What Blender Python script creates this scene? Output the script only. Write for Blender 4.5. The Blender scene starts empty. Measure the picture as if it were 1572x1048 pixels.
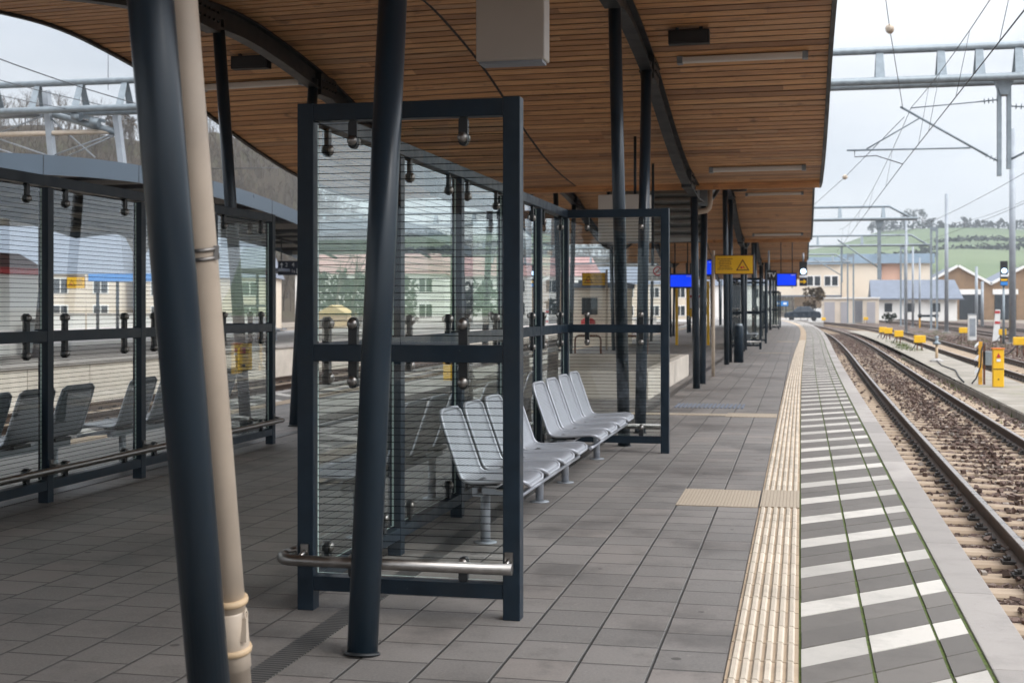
import bpy, math, random
import numpy as np
from mathutils import Vector, Matrix
R = math.radians
rnd = random.Random(7)
SC = bpy.context.scene
COL = SC.collection

# ---------------------------------------------------------------- camera
F, HC, VX, HY = 2030.0, 1.52, 1228.0, 470.0        # focal length and horizon in photo pixels
TH = math.atan((VX - 786) / F)
cam = bpy.data.cameras.new('camera'); camo = bpy.data.objects.new('camera', cam); COL.objects.link(camo)
camo.location = (0, 0, HC); camo.rotation_euler = (R(90), 0, TH)
cam.sensor_width = 36; cam.lens = F / 1572 * 36
cam.shift_y = -(524 - HY) / 1572
cam.clip_start = .05; cam.clip_end = 6000
cam.dof.use_dof = True; cam.dof.focus_distance = 8.5; cam.dof.aperture_fstop = 4.5
SC.camera = camo
SC.view_settings.view_transform = 'Standard'; SC.view_settings.look = 'None'
SC.view_settings.exposure = 1.6; SC.view_settings.gamma = 1
SC.render.engine = 'CYCLES'
SC.cycles.use_denoising = True
SC.cycles.max_bounces = 8; SC.cycles.transparent_max_bounces = 40
SC.cycles.caustics_reflective = False; SC.cycles.caustics_refractive = False

# ---------------------------------------------------------------- world: overcast sky
SUN_EL, SUN_ROT = 42, 110
W = bpy.data.worlds.new('World'); SC.world = W; W.use_nodes = True
nt = W.node_tree; N = nt.nodes; L = nt.links; N.clear()
out = N.new('ShaderNodeOutputWorld'); bg = N.new('ShaderNodeBackground'); bg.inputs['Strength'].default_value = 0.1
sky = N.new('ShaderNodeTexSky'); sky.sky_type = 'NISHITA'; sky.sun_disc = False
sky.sun_elevation = R(SUN_EL); sky.sun_rotation = R(SUN_ROT)
tc = N.new('ShaderNodeTexCoord'); sep = N.new('ShaderNodeSeparateXYZ'); L.new(tc.outputs['Generated'], sep.inputs[0])
mp = N.new('ShaderNodeMapping'); mp.inputs['Scale'].default_value = (1, 1, 2.6); L.new(tc.outputs['Generated'], mp.inputs[0])
nz = N.new('ShaderNodeTexNoise'); nz.inputs['Scale'].default_value = 3.2; nz.inputs['Detail'].default_value = 7
nz.inputs['Roughness'].default_value = .52; nz.inputs['Distortion'].default_value = .3; L.new(mp.outputs[0], nz.inputs['Vector'])
cr = N.new('ShaderNodeValToRGB'); L.new(nz.outputs['Fac'], cr.inputs[0])
cr.color_ramp.elements[0].position = .38; cr.color_ramp.elements[0].color = (2.08, 2.20, 2.38, 1)
cr.color_ramp.elements[1].position = .62; cr.color_ramp.elements[1].color = (2.95, 3.0, 3.08, 1)
up = N.new('ShaderNodeMapRange'); L.new(sep.outputs['Z'], up.inputs['Value'])
up.inputs['From Min'].default_value = .17; up.inputs['From Max'].default_value = .60
up.inputs['To Min'].default_value = 1.0; up.inputs['To Max'].default_value = 4.0
mul = N.new('ShaderNodeVectorMath'); mul.operation = 'SCALE'; L.new(cr.outputs[0], mul.inputs[0]); 
ds = N.new('ShaderNodeMath'); ds.operation = 'MULTIPLY_ADD'; L.new(sep.outputs['X'], ds.inputs[0]); ds.inputs[1].default_value = .34; ds.inputs[2].default_value = 1.0
dm = N.new('ShaderNodeMath'); dm.operation = 'MULTIPLY'; L.new(ds.outputs[0], dm.inputs[0]); L.new(up.outputs[0], dm.inputs[1]); L.new(dm.outputs[0], mul.inputs['Scale'])
mx = N.new('ShaderNodeMix'); mx.data_type = 'RGBA'; mx.inputs['Factor'].default_value = .93
L.new(sky.outputs[0], mx.inputs['A']); L.new(mul.outputs[0], mx.inputs['B'])
L.new(mx.outputs['Result'], bg.inputs['Color']); L.new(bg.outputs[0], out.inputs[0])

sun = bpy.data.lights.new('sun', 'SUN'); sun.energy = .6; sun.angle = R(25); sun.color = (1, .97, .93)
suno = bpy.data.objects.new('sun', sun); COL.objects.link(suno)
suno.rotation_euler = (R(90 - SUN_EL), 0, R(180 - SUN_ROT)); suno.location = (30, -20, 60)

# ---------------------------------------------------------------- materials
M = {}
class NT:
    """tiny helper round a material's node tree"""
    def __init__(s, m): s.t = m.node_tree; s.n = s.t.nodes; s.l = s.t.links; s.p = s.n.get('Principled BSDF')
    def new(s, typ, **kw):
        n = s.n.new('ShaderNode' + typ)
        for k, v in kw.items():
            if hasattr(n, k): setattr(n, k, v)
            else: n.inputs[k.replace('_', ' ')].default_value = v
        return n
    def link(s, a, b): s.l.new(a, b)
    def math(s, op, a, b=None, c=None):
        n = s.n.new('ShaderNodeMath'); n.operation = op
        for i, v in enumerate((a, b, c)):
            if v is None: continue
            if isinstance(v, (int, float)): n.inputs[i].default_value = v
            else: s.l.new(v, n.inputs[i])
        return n.outputs[0]
    def mix(s, f, a, b):
        n = s.n.new('ShaderNodeMix'); n.data_type = 'RGBA'
        for k, v in (('Factor', f), ('A', a), ('B', b)):
            if isinstance(v, (int, float)): n.inputs[k].default_value = v
            elif isinstance(v, tuple): n.inputs[k].default_value = (*v, 1) if len(v) == 3 else v
            else: s.l.new(v, n.inputs[k])
        return n.outputs['Result']
    def coord(s, kind='Object'):
        return s.new('TexCoord').outputs[kind]
    def noise(s, scale, detail=4, rough=.55, vec=None, dim='3D'):
        n = s.new('TexNoise'); n.inputs['Scale'].default_value = scale; n.inputs['Detail'].default_value = detail
        n.inputs['Roughness'].default_value = rough
        s.l.new(vec if vec is not None else s.coord(), n.inputs['Vector']); return n.outputs['Fac']
    def ramp(s, f, *stops):
        n = s.n.new('ShaderNodeValToRGB'); e = n.color_ramp.elements
        while len(e) < len(stops): e.new(.5)
        for q, (p, c) in zip(e, stops): q.position = p; q.color = (*c, 1) if isinstance(c, tuple) else (c, c, c, 1)
        s.l.new(f, n.inputs[0]); return n.outputs[0]
    def bump(s, h, dist=.01, strength=1.0):
        n = s.new('Bump'); n.inputs['Distance'].default_value = dist; n.inputs['Strength'].default_value = strength
        s.l.new(h, n.inputs['Height']); s.l.new(n.outputs[0], s.p.inputs['Normal'])

def mat(name, color=(.5, .5, .5), rough=.5, metal=0.0, var=0.0, scale=6.0, bump=0.0, emit=None, spec=.5, dirt=None):
    m = bpy.data.materials.new(name); m.use_nodes = True; t = NT(m); p = t.p
    p.inputs['Base Color'].default_value = (*color, 1); p.inputs['Roughness'].default_value = rough
    p.inputs['Metallic'].default_value = metal; p.inputs['Specular IOR Level'].default_value = spec
    if var:
        f = t.noise(scale, 5)
        c = t.ramp(f, (.3, tuple(x * (1 - var) for x in color)), (.7, tuple(min(.95, x * (1 + var)) for x in color)))
        if dirt:
            g = t.noise(scale * .23, 6, .65); c = t.mix(t.ramp(g, (.52, 0.0), (.68, .65)), c, dirt)
        t.link(c, p.inputs['Base Color'])
        t.link(t.ramp(f, (.3, max(0, rough - .08)), (.7, min(1, rough + .1))), p.inputs['Roughness'])
        if bump: t.bump(f, bump)
    if emit: p.inputs['Emission Color'].default_value = (*emit[0], 1); p.inputs['Emission Strength'].default_value = emit[1]
    M[name] = m; return m

mat('steel_column', (.0135, .026, .039), .3, var=.07, scale=3, spec=.45)
mat('steel_dark', (.0085, .0178, .0285), .4, var=.22, scale=9, spec=.28, dirt=(.018, .025, .032))
for l_ in list(M['steel_column'].node_tree.links):
    if l_.to_socket.name == 'Roughness': M['steel_column'].node_tree.links.remove(l_)
for q_ in ('steel_dark',):
    t = NT(M[q_]); sp0 = t.p.inputs['Base Color'].links[0].from_socket
    t.link(t.mix(t.ramp(t.noise(46, 3, .75), (.70, 0.0), (.76, .8)), sp0, (.075, .085, .09)), t.p.inputs['Base Color'])
mat('steel_black', (.010, .012, .014), .45, var=.2, scale=8)
mat('beam_dark', (.009, .0115, .014), .5, var=.25, scale=4)
mat('stainless', (.27, .255, .24), .36, 1.0, var=.12, scale=20)
mat('galv', (.225, .26, .285), .5, .35, var=.18, scale=5)
mat('galv_light', (.29, .315, .345), .5, .3, var=.14, scale=3)
mat('pipe_cream', (.52, .43, .34), .42, var=.1, scale=5, dirt=(.40, .31, .23))
mat('pipe_band', (.50, .36, .22), .5, var=.15, scale=12)
mat('black', (.008, .008, .009), .6, var=.2, scale=8)
mat('white_box', (.46, .43, .39), .5, var=.04, scale=3)
mat('white_paint', (.72, .71, .69), .5, var=.06, scale=3)
mat('lamp_tube', (.62, .60, .56), .4, var=.04, scale=3)
mat('yellow', (.80, .46, .012), .45, var=.07, scale=4)
mat('yellow_old', (.66, .34, .03), .55, var=.25, scale=8)
mat('sign_yellow', (.75, .42, .008), .4, var=.04, scale=3)
mat('sign_brown', (.10, .028, .006), .5, var=.1, scale=5)
mat('red', (.45, .03, .03), .5, var=.15, scale=7)
mat('orange', (.75, .20, .02), .5, var=.1, scale=7)
mat('blue_screen', (.0, .02, .35), .2, emit=((.0, .035, .7), .42))
mat('navy_sign', (.010, .016, .04), .35, var=.1, scale=4)
mat('white_mark', (.75, .77, .8), .5, var=.05, scale=4)
mat('lamp_blue', (.8, .9, 1), .3, emit=((.42, .68, 1.0), 1.3))
mat('seat_frame', (.35, .365, .40), .38, .25, var=.08, scale=10)
mat('rail_side', (.075, .048, .034), .7, .2, var=.3, scale=9, bump=.003)
mat('rail_top', (.30, .26, .23), .3, .9, var=.2, scale=4)
mat('clip', (.03, .024, .02), .7, var=.3, scale=15)
mat('concrete_wall', (.56, .50, .43), .8, var=.1, scale=2.5, dirt=(.42, .37, .31))
mat('concrete_grey', (.36, .34, .32), .85, var=.14, scale=1.8, dirt=(.24, .22, .2))
mat('cream_wall', (.74, .64, .52), .85, var=.06, scale=.4, dirt=(.62, .5, .38))
mat('pink_wall', (.68, .42, .31), .85, var=.07, scale=.4)
mat('hut_wall', (.62, .53, .43), .85, var=.08, scale=.6)
mat('hut_door', (.36, .34, .35), .6, var=.06, scale=1)
mat('white_wall', (.74, .72, .69), .85, var=.06, scale=.5)
mat('slate', (.14, .16, .20), .7, var=.15, scale=1.2)
mat('roof_blue', (.24, .32, .40), .6, var=.14, scale=.6)
mat('roof_red', (.34, .19, .18), .7, var=.14, scale=.8)
mat('brick', (.26, .165, .095), .9, var=.2, scale=.8)
mat('trim_white', (.80, .78, .75), .7, var=.04, scale=1)
mat('window_dark', (.02, .025, .03), .15, var=.2, scale=.5)
mat('fascia_blue', (.055, .078, .104), .35, .15, var=.1, scale=.7)
mat('deck_grey', (.2, .21, .22), .7, var=.1, scale=1)
mat('soffit_dark', (.02, .021, .023), .7, var=.2, scale=2)
mat('joist', (.30, .29, .27), .6, var=.1, scale=2)
mat('blue_fascia', (.03, .22, .60), .5, var=.06, scale=2)
mat('timber', (.50, .34, .16), .8, var=.15, scale=2)
mat('twig', (.075, .060, .046), .9, var=.3, scale=.15)
mat('bark', (.10, .075, .06), .9, var=.2, scale=3)
mat('rust_rail', (.07, .03, .022), .6, var=.3, scale=9)
mat('rubber', (.012, .012, .013), .7, var=.2, scale=9)
mat('car_paint', (.02, .028, .04), .25, var=.1, scale=1)
mat('leaf_dark', (.030, .043, .024), .8, var=.35, scale=.35)
mat('leaf_dry', (.11, .08, .05), .85, var=.35, scale=.8)
mat('hedge', (.035, .055, .035), .85, var=.3, scale=.05)
mat('louvre', (.33, .35, .35), .45, .3, var=.1, scale=5)
mat('seat_grey', (.5, .5, .5), .5)

def m_perforated():
    m = M['seat_grey']; t = NT(m); p = t.p
    p.inputs['Base Color'].default_value = (.50, .515, .55, 1); p.inputs['Metallic'].default_value = .2; p.inputs['Roughness'].default_value = .42
    uv = t.new('UVMap'); s = t.new('SeparateXYZ'); t.link(uv.outputs[0], s.inputs[0])
    k = 2 * math.pi / .017
    a = t.math('SINE', t.math('MULTIPLY', t.math('ADD', s.outputs[0], s.outputs[1]), k * .7071))
    b = t.math('SINE', t.math('MULTIPLY', t.math('SUBTRACT', s.outputs[0], s.outputs[1]), k * .7071))
    hole = t.math('GREATER_THAN', t.math('MULTIPLY', a, b), .38)
    # solid margin near the rim comes from the mesh (separate rim tube)
    t.link(t.mix(hole, (.34, .355, .39), (.05, .053, .06)), p.inputs['Base Color'])
m_perforated()

def m_glass(name, striped):
    m = bpy.data.materials.new(name); m.use_nodes = True; t = NT(m); n = t.n; n.remove(t.p)
    o = n['Material Output']
    tr = t.new('BsdfTransparent'); tr.inputs[0].default_value = (.95, .97, .958, 1)
    gl = t.new('BsdfGlossy'); gl.inputs['Roughness'].default_value = .004; gl.inputs['Color'].default_value = (.92, .97, 1, 1)
    fr = t.new('Fresnel'); fr.inputs['IOR'].default_value = 1.5
    geo = t.new('NewGeometry')
    fac = t.math('MULTIPLY', fr.outputs[0], t.math('SUBTRACT', 1.0, geo.outputs['Backfacing']))
    fac = t.math('MINIMUM', t.math('MULTIPLY', fac, 1.65), 1.0)
    mixs = t.new('MixShader'); t.link(fac, mixs.inputs[0]); t.link(tr.outputs[0], mixs.inputs[1]); t.link(gl.outputs[0], mixs.inputs[2])
    last = mixs.outputs[0]
    if striped:
        s = t.new('SeparateXYZ'); t.link(t.coord(), s.inputs[0])
        fr_ = t.math('FRACT', t.math('DIVIDE', s.outputs[2], .0352))
        mask = t.math('LESS_THAN', fr_, .108)
        bk = t.new('BsdfDiffuse'); bk.inputs[0].default_value = (.012, .014, .016, 1)
        m2 = t.new('MixShader'); t.link(mask, m2.inputs[0]); t.link(last, m2.inputs[1]); t.link(bk.outputs[0], m2.inputs[2]); last = m2.outputs[0]
    t.link(last, o.inputs[0]); M[name] = m
m_glass('glass', False); m_glass('glass_striped', True)
mat('glass_edge', (.50, .62, .58), .3)

def m_paving():
    m = bpy.data.materials.new('paving'); m.use_nodes = True; t = NT(m); p = t.p; M['paving'] = m
    s = t.new('SeparateXYZ'); t.link(t.coord(), s.inputs[0])
    P = .3112
    u = t.math('DIVIDE', t.math('ADD', s.outputs[0], .3), P)
    ix = t.math('FLOOR', u); fx = t.math('FRACT', u)
    w = t.new('TexWhiteNoise'); w.noise_dimensions = '1D'; t.link(ix, w.inputs['W'])
    v = t.math('ADD', t.math('DIVIDE', s.outputs[1], P), w.outputs['Value'])
    iy = t.math('FLOOR', v); fy = t.math('FRACT', v)
    cb = t.new('CombineXYZ'); t.link(ix, cb.inputs[0]); t.link(iy, cb.inputs[1])
    w2 = t.new('TexWhiteNoise'); w2.noise_dimensions = '2D'; t.link(cb.outputs[0], w2.inputs['Vector'])
    ex = t.math('MINIMUM', fx, t.math('SUBTRACT', 1.0, fx)); ey = t.math('MINIMUM', fy, t.math('SUBTRACT', 1.0, fy))
    d = t.math('MINIMUM', ex, t.math('MULTIPLY', ey, 1.15))
    wob = t.noise(7, 3); d = t.math('ADD', d, t.math('MULTIPLY', t.math('SUBTRACT', wob, .5), .012))
    joint = t.ramp(d, (.010, 1.0), (.026, 0.0))
    base = t.ramp(w2.outputs['Value'], (0, (.128, .120, .113)), (.45, (.166, .153, .143)), (.85, (.190, .173, .161)), (1, (.218, .190, .172)))
    big = t.noise(.55, 6, .62); base = t.mix(t.ramp(big, (.38, 0.0), (.66, .75)), base, (.088, .080, .075))
    st = t.noise(3.4, 7, .7); base = t.mix(t.ramp(st, (.54, 0.0), (.70, .6)), base, (.062, .055, .05)); ws = t.noise(14, 5, .75); base = t.mix(t.ramp(ws, (.60, 0.0), (.72, .45)), base, (.27, .245, .225))
    fine = t.noise(75, 4, .8); base = t.mix(t.ramp(fine, (.35, 0.0), (.72, .55)), base, (.27, .245, .225))
    gs = t.new('TexVoronoi'); gs.inputs['Scale'].default_value = 2.6; t.link(t.coord(), gs.inputs['Vector']); base = t.mix(t.math('MULTIPLY', t.math('LESS_THAN', gs.outputs['Distance'], .062), .8), base, (.045, .041, .038))
    dk = t.noise(1.1, 7, .72); base = t.mix(t.ramp(dk, (.52, 0.0), (.66, .6)), base, (.07, .064, .06))
    c = t.mix(joint, base, t.mix(t.ramp(big, (.4, 0.0), (.6, 1.0)), (.03, .028, .026), (.06, .055, .05))); t.link(c, p.inputs['Base Color'])
    t.link(t.ramp(big, (.3, .78), (.7, .55)), p.inputs['Roughness'])
    h = t.math('ADD', t.math('MULTIPLY', joint, -1.0), t.math('MULTIPLY', fine, .16))
    h = t.math('ADD', h, t.math('MULTIPLY', w2.outputs['Value'], .12)); t.bump(h, .006)
m_paving()

def m_tile(name, col, moss=0.0, fine=.2):
    m = bpy.data.materials.new(name); m.use_nodes = True; t = NT(m); p = t.p; M[name] = m
    g = t.new('NewGeometry'); rnd_ = g.outputs['Random Per Island']
    a = t.mix(rnd_, tuple(x * .78 for x in col), tuple(min(.9, x * 1.16) for x in col))
    st = t.noise(2.2, 7, .7); a = t.mix(t.ramp(st, (.48, 0.0), (.72, .7)), a, tuple(x * .58 for x in col))
    sc = t.noise(17, 5, .75); a = t.mix(t.ramp(sc, (.60, 0.0), (.70, .55)), a, tuple(x * .5 + .01 for x in col))
    f = t.noise(140, 3, .7); a = t.mix(t.math('MULTIPLY', f, fine), a, tuple(min(.9, x * 1.7) for x in col))
    t.link(a, p.inputs['Base Color']); p.inputs['Roughness'].default_value = .8
    t.bump(f, .002)
m_tile('tile_white', (.45, .42, .38), fine=.16); m_tile('tile_grey', (.125, .112, .100)); m_tile('tactile', (.40, .30, .205), fine=.14); m_tile('tactile_rib', (.50, .43, .345), fine=.12)
m_tile('coping', (.30, .272, .25), fine=.15)
mat('moss', (.070, .098, .016), .95, var=.6, scale=55, dirt=(.03, .026, .02))

def m_dots():
    m = bpy.data.materials.new('tactile_dots'); m.use_nodes = True; t = NT(m); p = t.p; M['tactile_dots'] = m
    s = t.new('SeparateXYZ'); t.link(t.coord(), s.inputs[0]); k = 2 * math.pi / .052
    h = t.math('MULTIPLY', t.math('SINE', t.math('MULTIPLY', s.outputs[0], k)), t.math('SINE', t.math('MULTIPLY', s.outputs[1], k)))
    hh = t.ramp(h, (.1, 0.0), (.4, 1.0)); n = t.noise(9, 4)
    c = t.mix(hh, (.33, .26, .19), (.50, .42, .32)); c = t.mix(t.math('MULTIPLY', n, .35), c, (.36, .31, .25))
    t.link(c, p.inputs['Base Color']); p.inputs['Roughness'].default_value = .8; t.bump(hh, .006)
m_dots()

def m_grate():
    m = bpy.data.materials.new('grate'); m.use_nodes = True; t = NT(m); p = t.p; M['grate'] = m
    s = t.new('SeparateXYZ'); t.link(t.coord(), s.inputs[0])
    a = t.math('LESS_THAN', t.math('FRACT', t.math('DIVIDE', s.outputs[1], .032)), .5)
    b = t.math('LESS_THAN', t.math('FRACT', t.math('DIVIDE', s.outputs[0], .031)), .25)
    f = a; t.link(t.mix(f, (.003, .003, .003), (.12, .115, .11)), p.inputs['Base Color'])
    p.inputs['Roughness'].default_value = .5; t.bump(f, .006)
m_grate()

def m_wood():
    m = bpy.data.materials.new('wood'); m.use_nodes = True; t = NT(m); p = t.p; M['wood'] = m
    g = t.new('NewGeometry'); r = g.outputs['Random Per Island']
    mpn = t.new('Mapping'); mpn.inputs['Scale'].default_value = (.9, 16, 16); t.link(t.coord(), mpn.inputs[0])
    ofs = t.new('CombineXYZ'); t.link(t.math('MULTIPLY', r, 57.0), ofs.inputs[0]); t.link(ofs.outputs[0], mpn.inputs['Location'])
    gr = t.noise(2.4, 6, .6, mpn.outputs[0])
    base = t.ramp(r, (0, (.34, .170, .075)), (.22, (.56, .29, .125)), (.6, (.68, .365, .16)), (.85, (.76, .425, .195)), (1, (.50, .30, .16)))
    c = t.mix(t.ramp(gr, (.42, 0.0), (.72, .62)), base, (.15, .062, .028))
    kn = t.noise(3.1, 4, .6); c = t.mix(t.ramp(kn, (.60, 0.0), (.74, .6)), c, (.10, .048, .028))
    t.link(c, p.inputs['Base Color']); p.inputs['Roughness'].default_value = .55; t.bump(gr, .002)
m_wood()

def m_ballast(name, dark, light, dust):
    m = bpy.data.materials.new(name); m.use_nodes = True; t = NT(m); p = t.p; M[name] = m
    v = t.new('TexVoronoi'); v.inputs['Scale'].default_value = 19; t.link(t.coord(), v.inputs['Vector'])
    sp = t.new('SeparateColor'); t.link(v.outputs['Color'], sp.inputs[0])
    c = t.ramp(sp.outputs[0], (0, dark), (.6, light), (1, dust))
    big = t.noise(.35, 6, .6); c = t.mix(t.ramp(big, (.46, 0.0), (.72, .5)), c, dust)
    t.link(c, p.inputs['Base Color']); p.inputs['Roughness'].default_value = .95
    t.bump(t.math('SUBTRACT', 1.0, v.outputs['Distance']), .03)
m_ballast('ballast', (.030, .018, .013), (.085, .052, .039), (.15, .11, .084))
def m_stone():
    m = bpy.data.materials.new('stones'); m.use_nodes = True; t = NT(m); p = t.p; M['stones'] = m
    g = t.new('NewGeometry'); r = g.outputs['Random Per Island']
    c = t.ramp(r, (0, (.038, .022, .016)), (.35, (.085, .050, .038)), (.7, (.135, .088, .070)), (.92, (.19, .145, .118)), (1, (.27, .24, .21)))
    t.link(c, p.inputs['Base Color']); p.inputs['Roughness'].default_value = .9
m_stone()
def m_sleeper():
    m = bpy.data.materials.new('sleeper'); m.use_nodes = True; t = NT(m); p = t.p; M['sleeper'] = m
    oi = t.new('ObjectInfo')
    a = t.mix(oi.outputs['Random'], (.30, .222, .152), (.37, .285, .205))
    n = t.noise(4, 7, .65); a = t.mix(t.ramp(n, (.46, 0.0), (.7, .7)), a, (.17, .115, .075))
    s_ = t.new('SeparateXYZ'); t.link(t.coord(), s_.inputs[0]); dx = t.math('ABSOLUTE', t.math('SUBTRACT', t.math('ABSOLUTE', s_.outputs[0]), .753))
    a = t.mix(t.math('MULTIPLY', t.ramp(dx, (.08, 1.0), (.26, 0.0)), t.ramp(n, (.3, .4), (.6, .9))), a, (.075, .048, .032))
    t.link(a, p.inputs['Base Color']); p.inputs['Roughness'].default_value = .9; t.bump(n, .006)
m_sleeper()
def m_slab():
    m = bpy.data.materials.new('walk_slab'); m.use_nodes = True; t = NT(m); p = t.p; M['walk_slab'] = m
    s = t.new('SeparateXYZ'); t.link(t.coord(), s.inputs[0])
    fy = t.math('FRACT', t.math('DIVIDE', s.outputs[1], 1.9)); e = t.math('MINIMUM', fy, t.math('SUBTRACT', 1.0, fy))
    j = t.ramp(e, (.004, 1.0), (.012, 0.0)); n = t.noise(1.2, 7, .62)
    c = t.ramp(n, (.32, (.16, .14, .11)), (.55, (.255, .225, .185)), (.75, (.31, .28, .24)))
    gr = t.noise(.7, 6, .6); c = t.mix(t.ramp(gr, (.56, 0.0), (.7, .5)), c, (.17, .17, .08))
    t.link(t.mix(j, c, (.36, .34, .30)), p.inputs['Base Color']); p.inputs['Roughness'].default_value = .9
m_slab()
def m_hill(name, stops, scale, fields=False):
    m = bpy.data.materials.new(name); m.use_nodes = True; t = NT(m); p = t.p; M[name] = m
    n = t.noise(scale, 6, .6); c = t.ramp(n, *stops)
    if fields:
        v = t.new('TexVoronoi'); v.inputs['Scale'].default_value = .006; mpn = t.new('Mapping'); mpn.inputs['Scale'].default_value = (.5, 1.3, 0)
        t.link(t.coord(), mpn.inputs[0]); t.link(mpn.outputs[0], v.inputs['Vector']); sp = t.new('SeparateColor'); t.link(v.outputs['Color'], sp.inputs[0])
        c = t.mix(.6, c, t.ramp(sp.outputs[0], (0, (.082, .115, .058)), (.5, (.118, .155, .078)), (1, (.15, .172, .10))))
    t.link(c, p.inputs['Base Color']); p.inputs['Roughness'].default_value = 1; p.inputs['Specular IOR Level'].default_value = .1
m_hill('field', ((.35, (.095, .128, .065)), (.65, (.135, .168, .088))), .02, True)
m_hill('scrub', ((.3, (.040, .032, .024)), (.5, (.060, .048, .034)), (.72, (.052, .056, .028))), .06)
m_hill('earth', ((.3, (.15, .125, .10)), (.55, (.24, .20, .165)), (.75, (.17, .17, .09))), .15)

# ---------------------------------------------------------------- mesh helpers
OFF = {}
class MB:
    def __init__(s): s.v = []; s.f = []; s.m = []; s.s = []; s.uv = None
    def add(s, verts, faces, mi=0, smooth=False):
        b = len(s.v); s.v += [tuple(x) for x in verts]
        for f in faces: s.f.append(tuple(b + i for i in f)); s.m.append(mi); s.s.append(smooth)
    def box(s, x0, x1, y0, y1, z0, z1, mi=0):
        s.add([(x0, y0, z0), (x1, y0, z0), (x1, y1, z0), (x0, y1, z0), (x0, y0, z1), (x1, y0, z1), (x1, y1, z1), (x0, y1, z1)],
              [(0, 3, 2, 1), (4, 5, 6, 7), (0, 1, 5, 4), (1, 2, 6, 5), (2, 3, 7, 6), (3, 0, 4, 7)], mi); return s
    def bar(s, a, b, w, h, mi=0, up=(0, 0, 1)):
        a = Vector(a); b = Vector(b); d = (b - a).normalized(); u = Vector(up)
        x = d.cross(u)
        if x.length < 1e-4: x = d.cross(Vector((0, 1, 0)))
        x.normalize(); y = x.cross(d).normalized(); vs = []
        for p in (a, b):
            for i, j in ((-1, -1), (1, -1), (1, 1), (-1, 1)): vs.append(p + x * w / 2 * i + y * h / 2 * j)
        s.add(vs, [(0, 3, 2, 1), (4, 5, 6, 7), (0, 1, 5, 4), (1, 2, 6, 5), (2, 3, 7, 6), (3, 0, 4, 7)], mi); return s
    def tube(s, a, b, r, n=16, r2=None, mi=0, caps=True): return s.path([a, b], r, n, mi, caps, r2)
    def path(s, pts, r, n=10, mi=0, caps=True, r2=None, closed=False):
        P = [Vector(p) for p in pts]; k = len(P); rings = []; prev = None
        for i, p in enumerate(P):
            if closed: d = (P[(i + 1) % k] - P[i - 1]).normalized()
            else: d = (P[min(i + 1, k - 1)] - P[max(i - 1, 0)]).normalized()
            if prev is None:
                x = d.cross(Vector((0, 0, 1)))
                if x.length < 1e-3: x = d.cross(Vector((0, 1, 0)))
            else: x = prev - d * prev.dot(d)
            x.normalize(); prev = x; y = d.cross(x)
            rr = r if r2 is None else r + (r2 - r) * i / max(1, k - 1)
            rings.append([p + (x * math.cos(2 * math.pi * q / n) + y * math.sin(2 * math.pi * q / n)) * rr for q in range(n)])
        vs = [v for g in rings for v in g]; fs = []
        for i in range(k if closed else k - 1):
            j = (i + 1) % k
            for q in range(n): fs.append((i * n + q, i * n + (q + 1) % n, j * n + (q + 1) % n, j * n + q))
        s.add(vs, fs, mi, True)
        if caps and not closed:
            b = len(s.v) - len(vs); s.f.append(tuple(b + q for q in reversed(range(n)))); s.m.append(mi); s.s.append(False)
            s.f.append(tuple(b + (k - 1) * n + q for q in range(n))); s.m.append(mi); s.s.append(False)
        return s
    def prism(s, poly, plane, a, b, mi=0):
        """extrude a 2-D polygon: plane 'xz' along y, 'yz' along x, 'xy' along z"""
        f = {'xz': lambda p, t: (p[0], t, p[1]), 'yz': lambda p, t: (t, p[0], p[1]), 'xy': lambda p, t: (p[0], p[1], t)}[plane]
        n = len(poly); vs = [f(p, a) for p in poly] + [f(p, b) for p in poly]
        s.add(vs, [tuple(range(n)), tuple(reversed(range(n, 2 * n)))] + [(i, n + i, n + (i + 1) % n, (i + 1) % n) for i in range(n)], mi); return s
    def lathe(s, c, axis, prof, n=14, mi=0):
        """prof: (distance along axis, radius)"""
        c = Vector(c); a = Vector(axis).normalized(); x = a.cross(Vector((0, 0, 1)))
        if x.length < 1e-3: x = Vector((1, 0, 0))
        x.normalize(); y = a.cross(x); vs = []
        for d, r in prof:
            for q in range(n): vs.append(c + a * d + (x * math.cos(2 * math.pi * q / n) + y * math.sin(2 * math.pi * q / n)) * r)
        fs = [(i * n + q, i * n + (q + 1) % n, (i + 1) * n + (q + 1) % n, (i + 1) * n + q) for i in range(len(prof) - 1) for q in range(n)]
        s.add(vs, fs, mi, True); return s
    def build(s, name, mats, parent=None, bevel=0, loc=None, fix=True):
        me = bpy.data.meshes.new(name); off = OFF.get(parent.name, Vector()) if parent else (Vector(loc) if loc else Vector())
        vs = [(v[0] - off.x, v[1] - off.y, v[2] - off.z) for v in s.v]
        me.from_pydata(vs, [], s.f)
        for x in (mats if isinstance(mats, (list, tuple)) else [mats]): me.materials.append(M[x])
        me.polygons.foreach_set('material_index', s.m); me.polygons.foreach_set('use_smooth', s.s)
        if s.uv is not None:
            ul = me.uv_layers.new(name='UVMap'); idx = np.empty(len(me.loops), np.int32); me.loops.foreach_get('vertex_index', idx)
            ul.data.foreach_set('uv', np.array(s.uv, np.float32)[idx].ravel())
        me.update()
        if fix:
            import bmesh
            bm = bmesh.new(); bm.from_mesh(me); bmesh.ops.recalc_face_normals(bm, faces=bm.faces); bm.to_mesh(me); bm.free()
        o = bpy.data.objects.new(name, me); COL.objects.link(o)
        if parent: o.parent = parent
        elif loc: o.location = loc
        OFF[o.name] = off
        if bevel:
            b = o.modifiers.new('bevel', 'BEVEL'); b.width = bevel; b.segments = 2; b.limit_method = 'ANGLE'; b.angle_limit = R(50)
        return o

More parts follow.
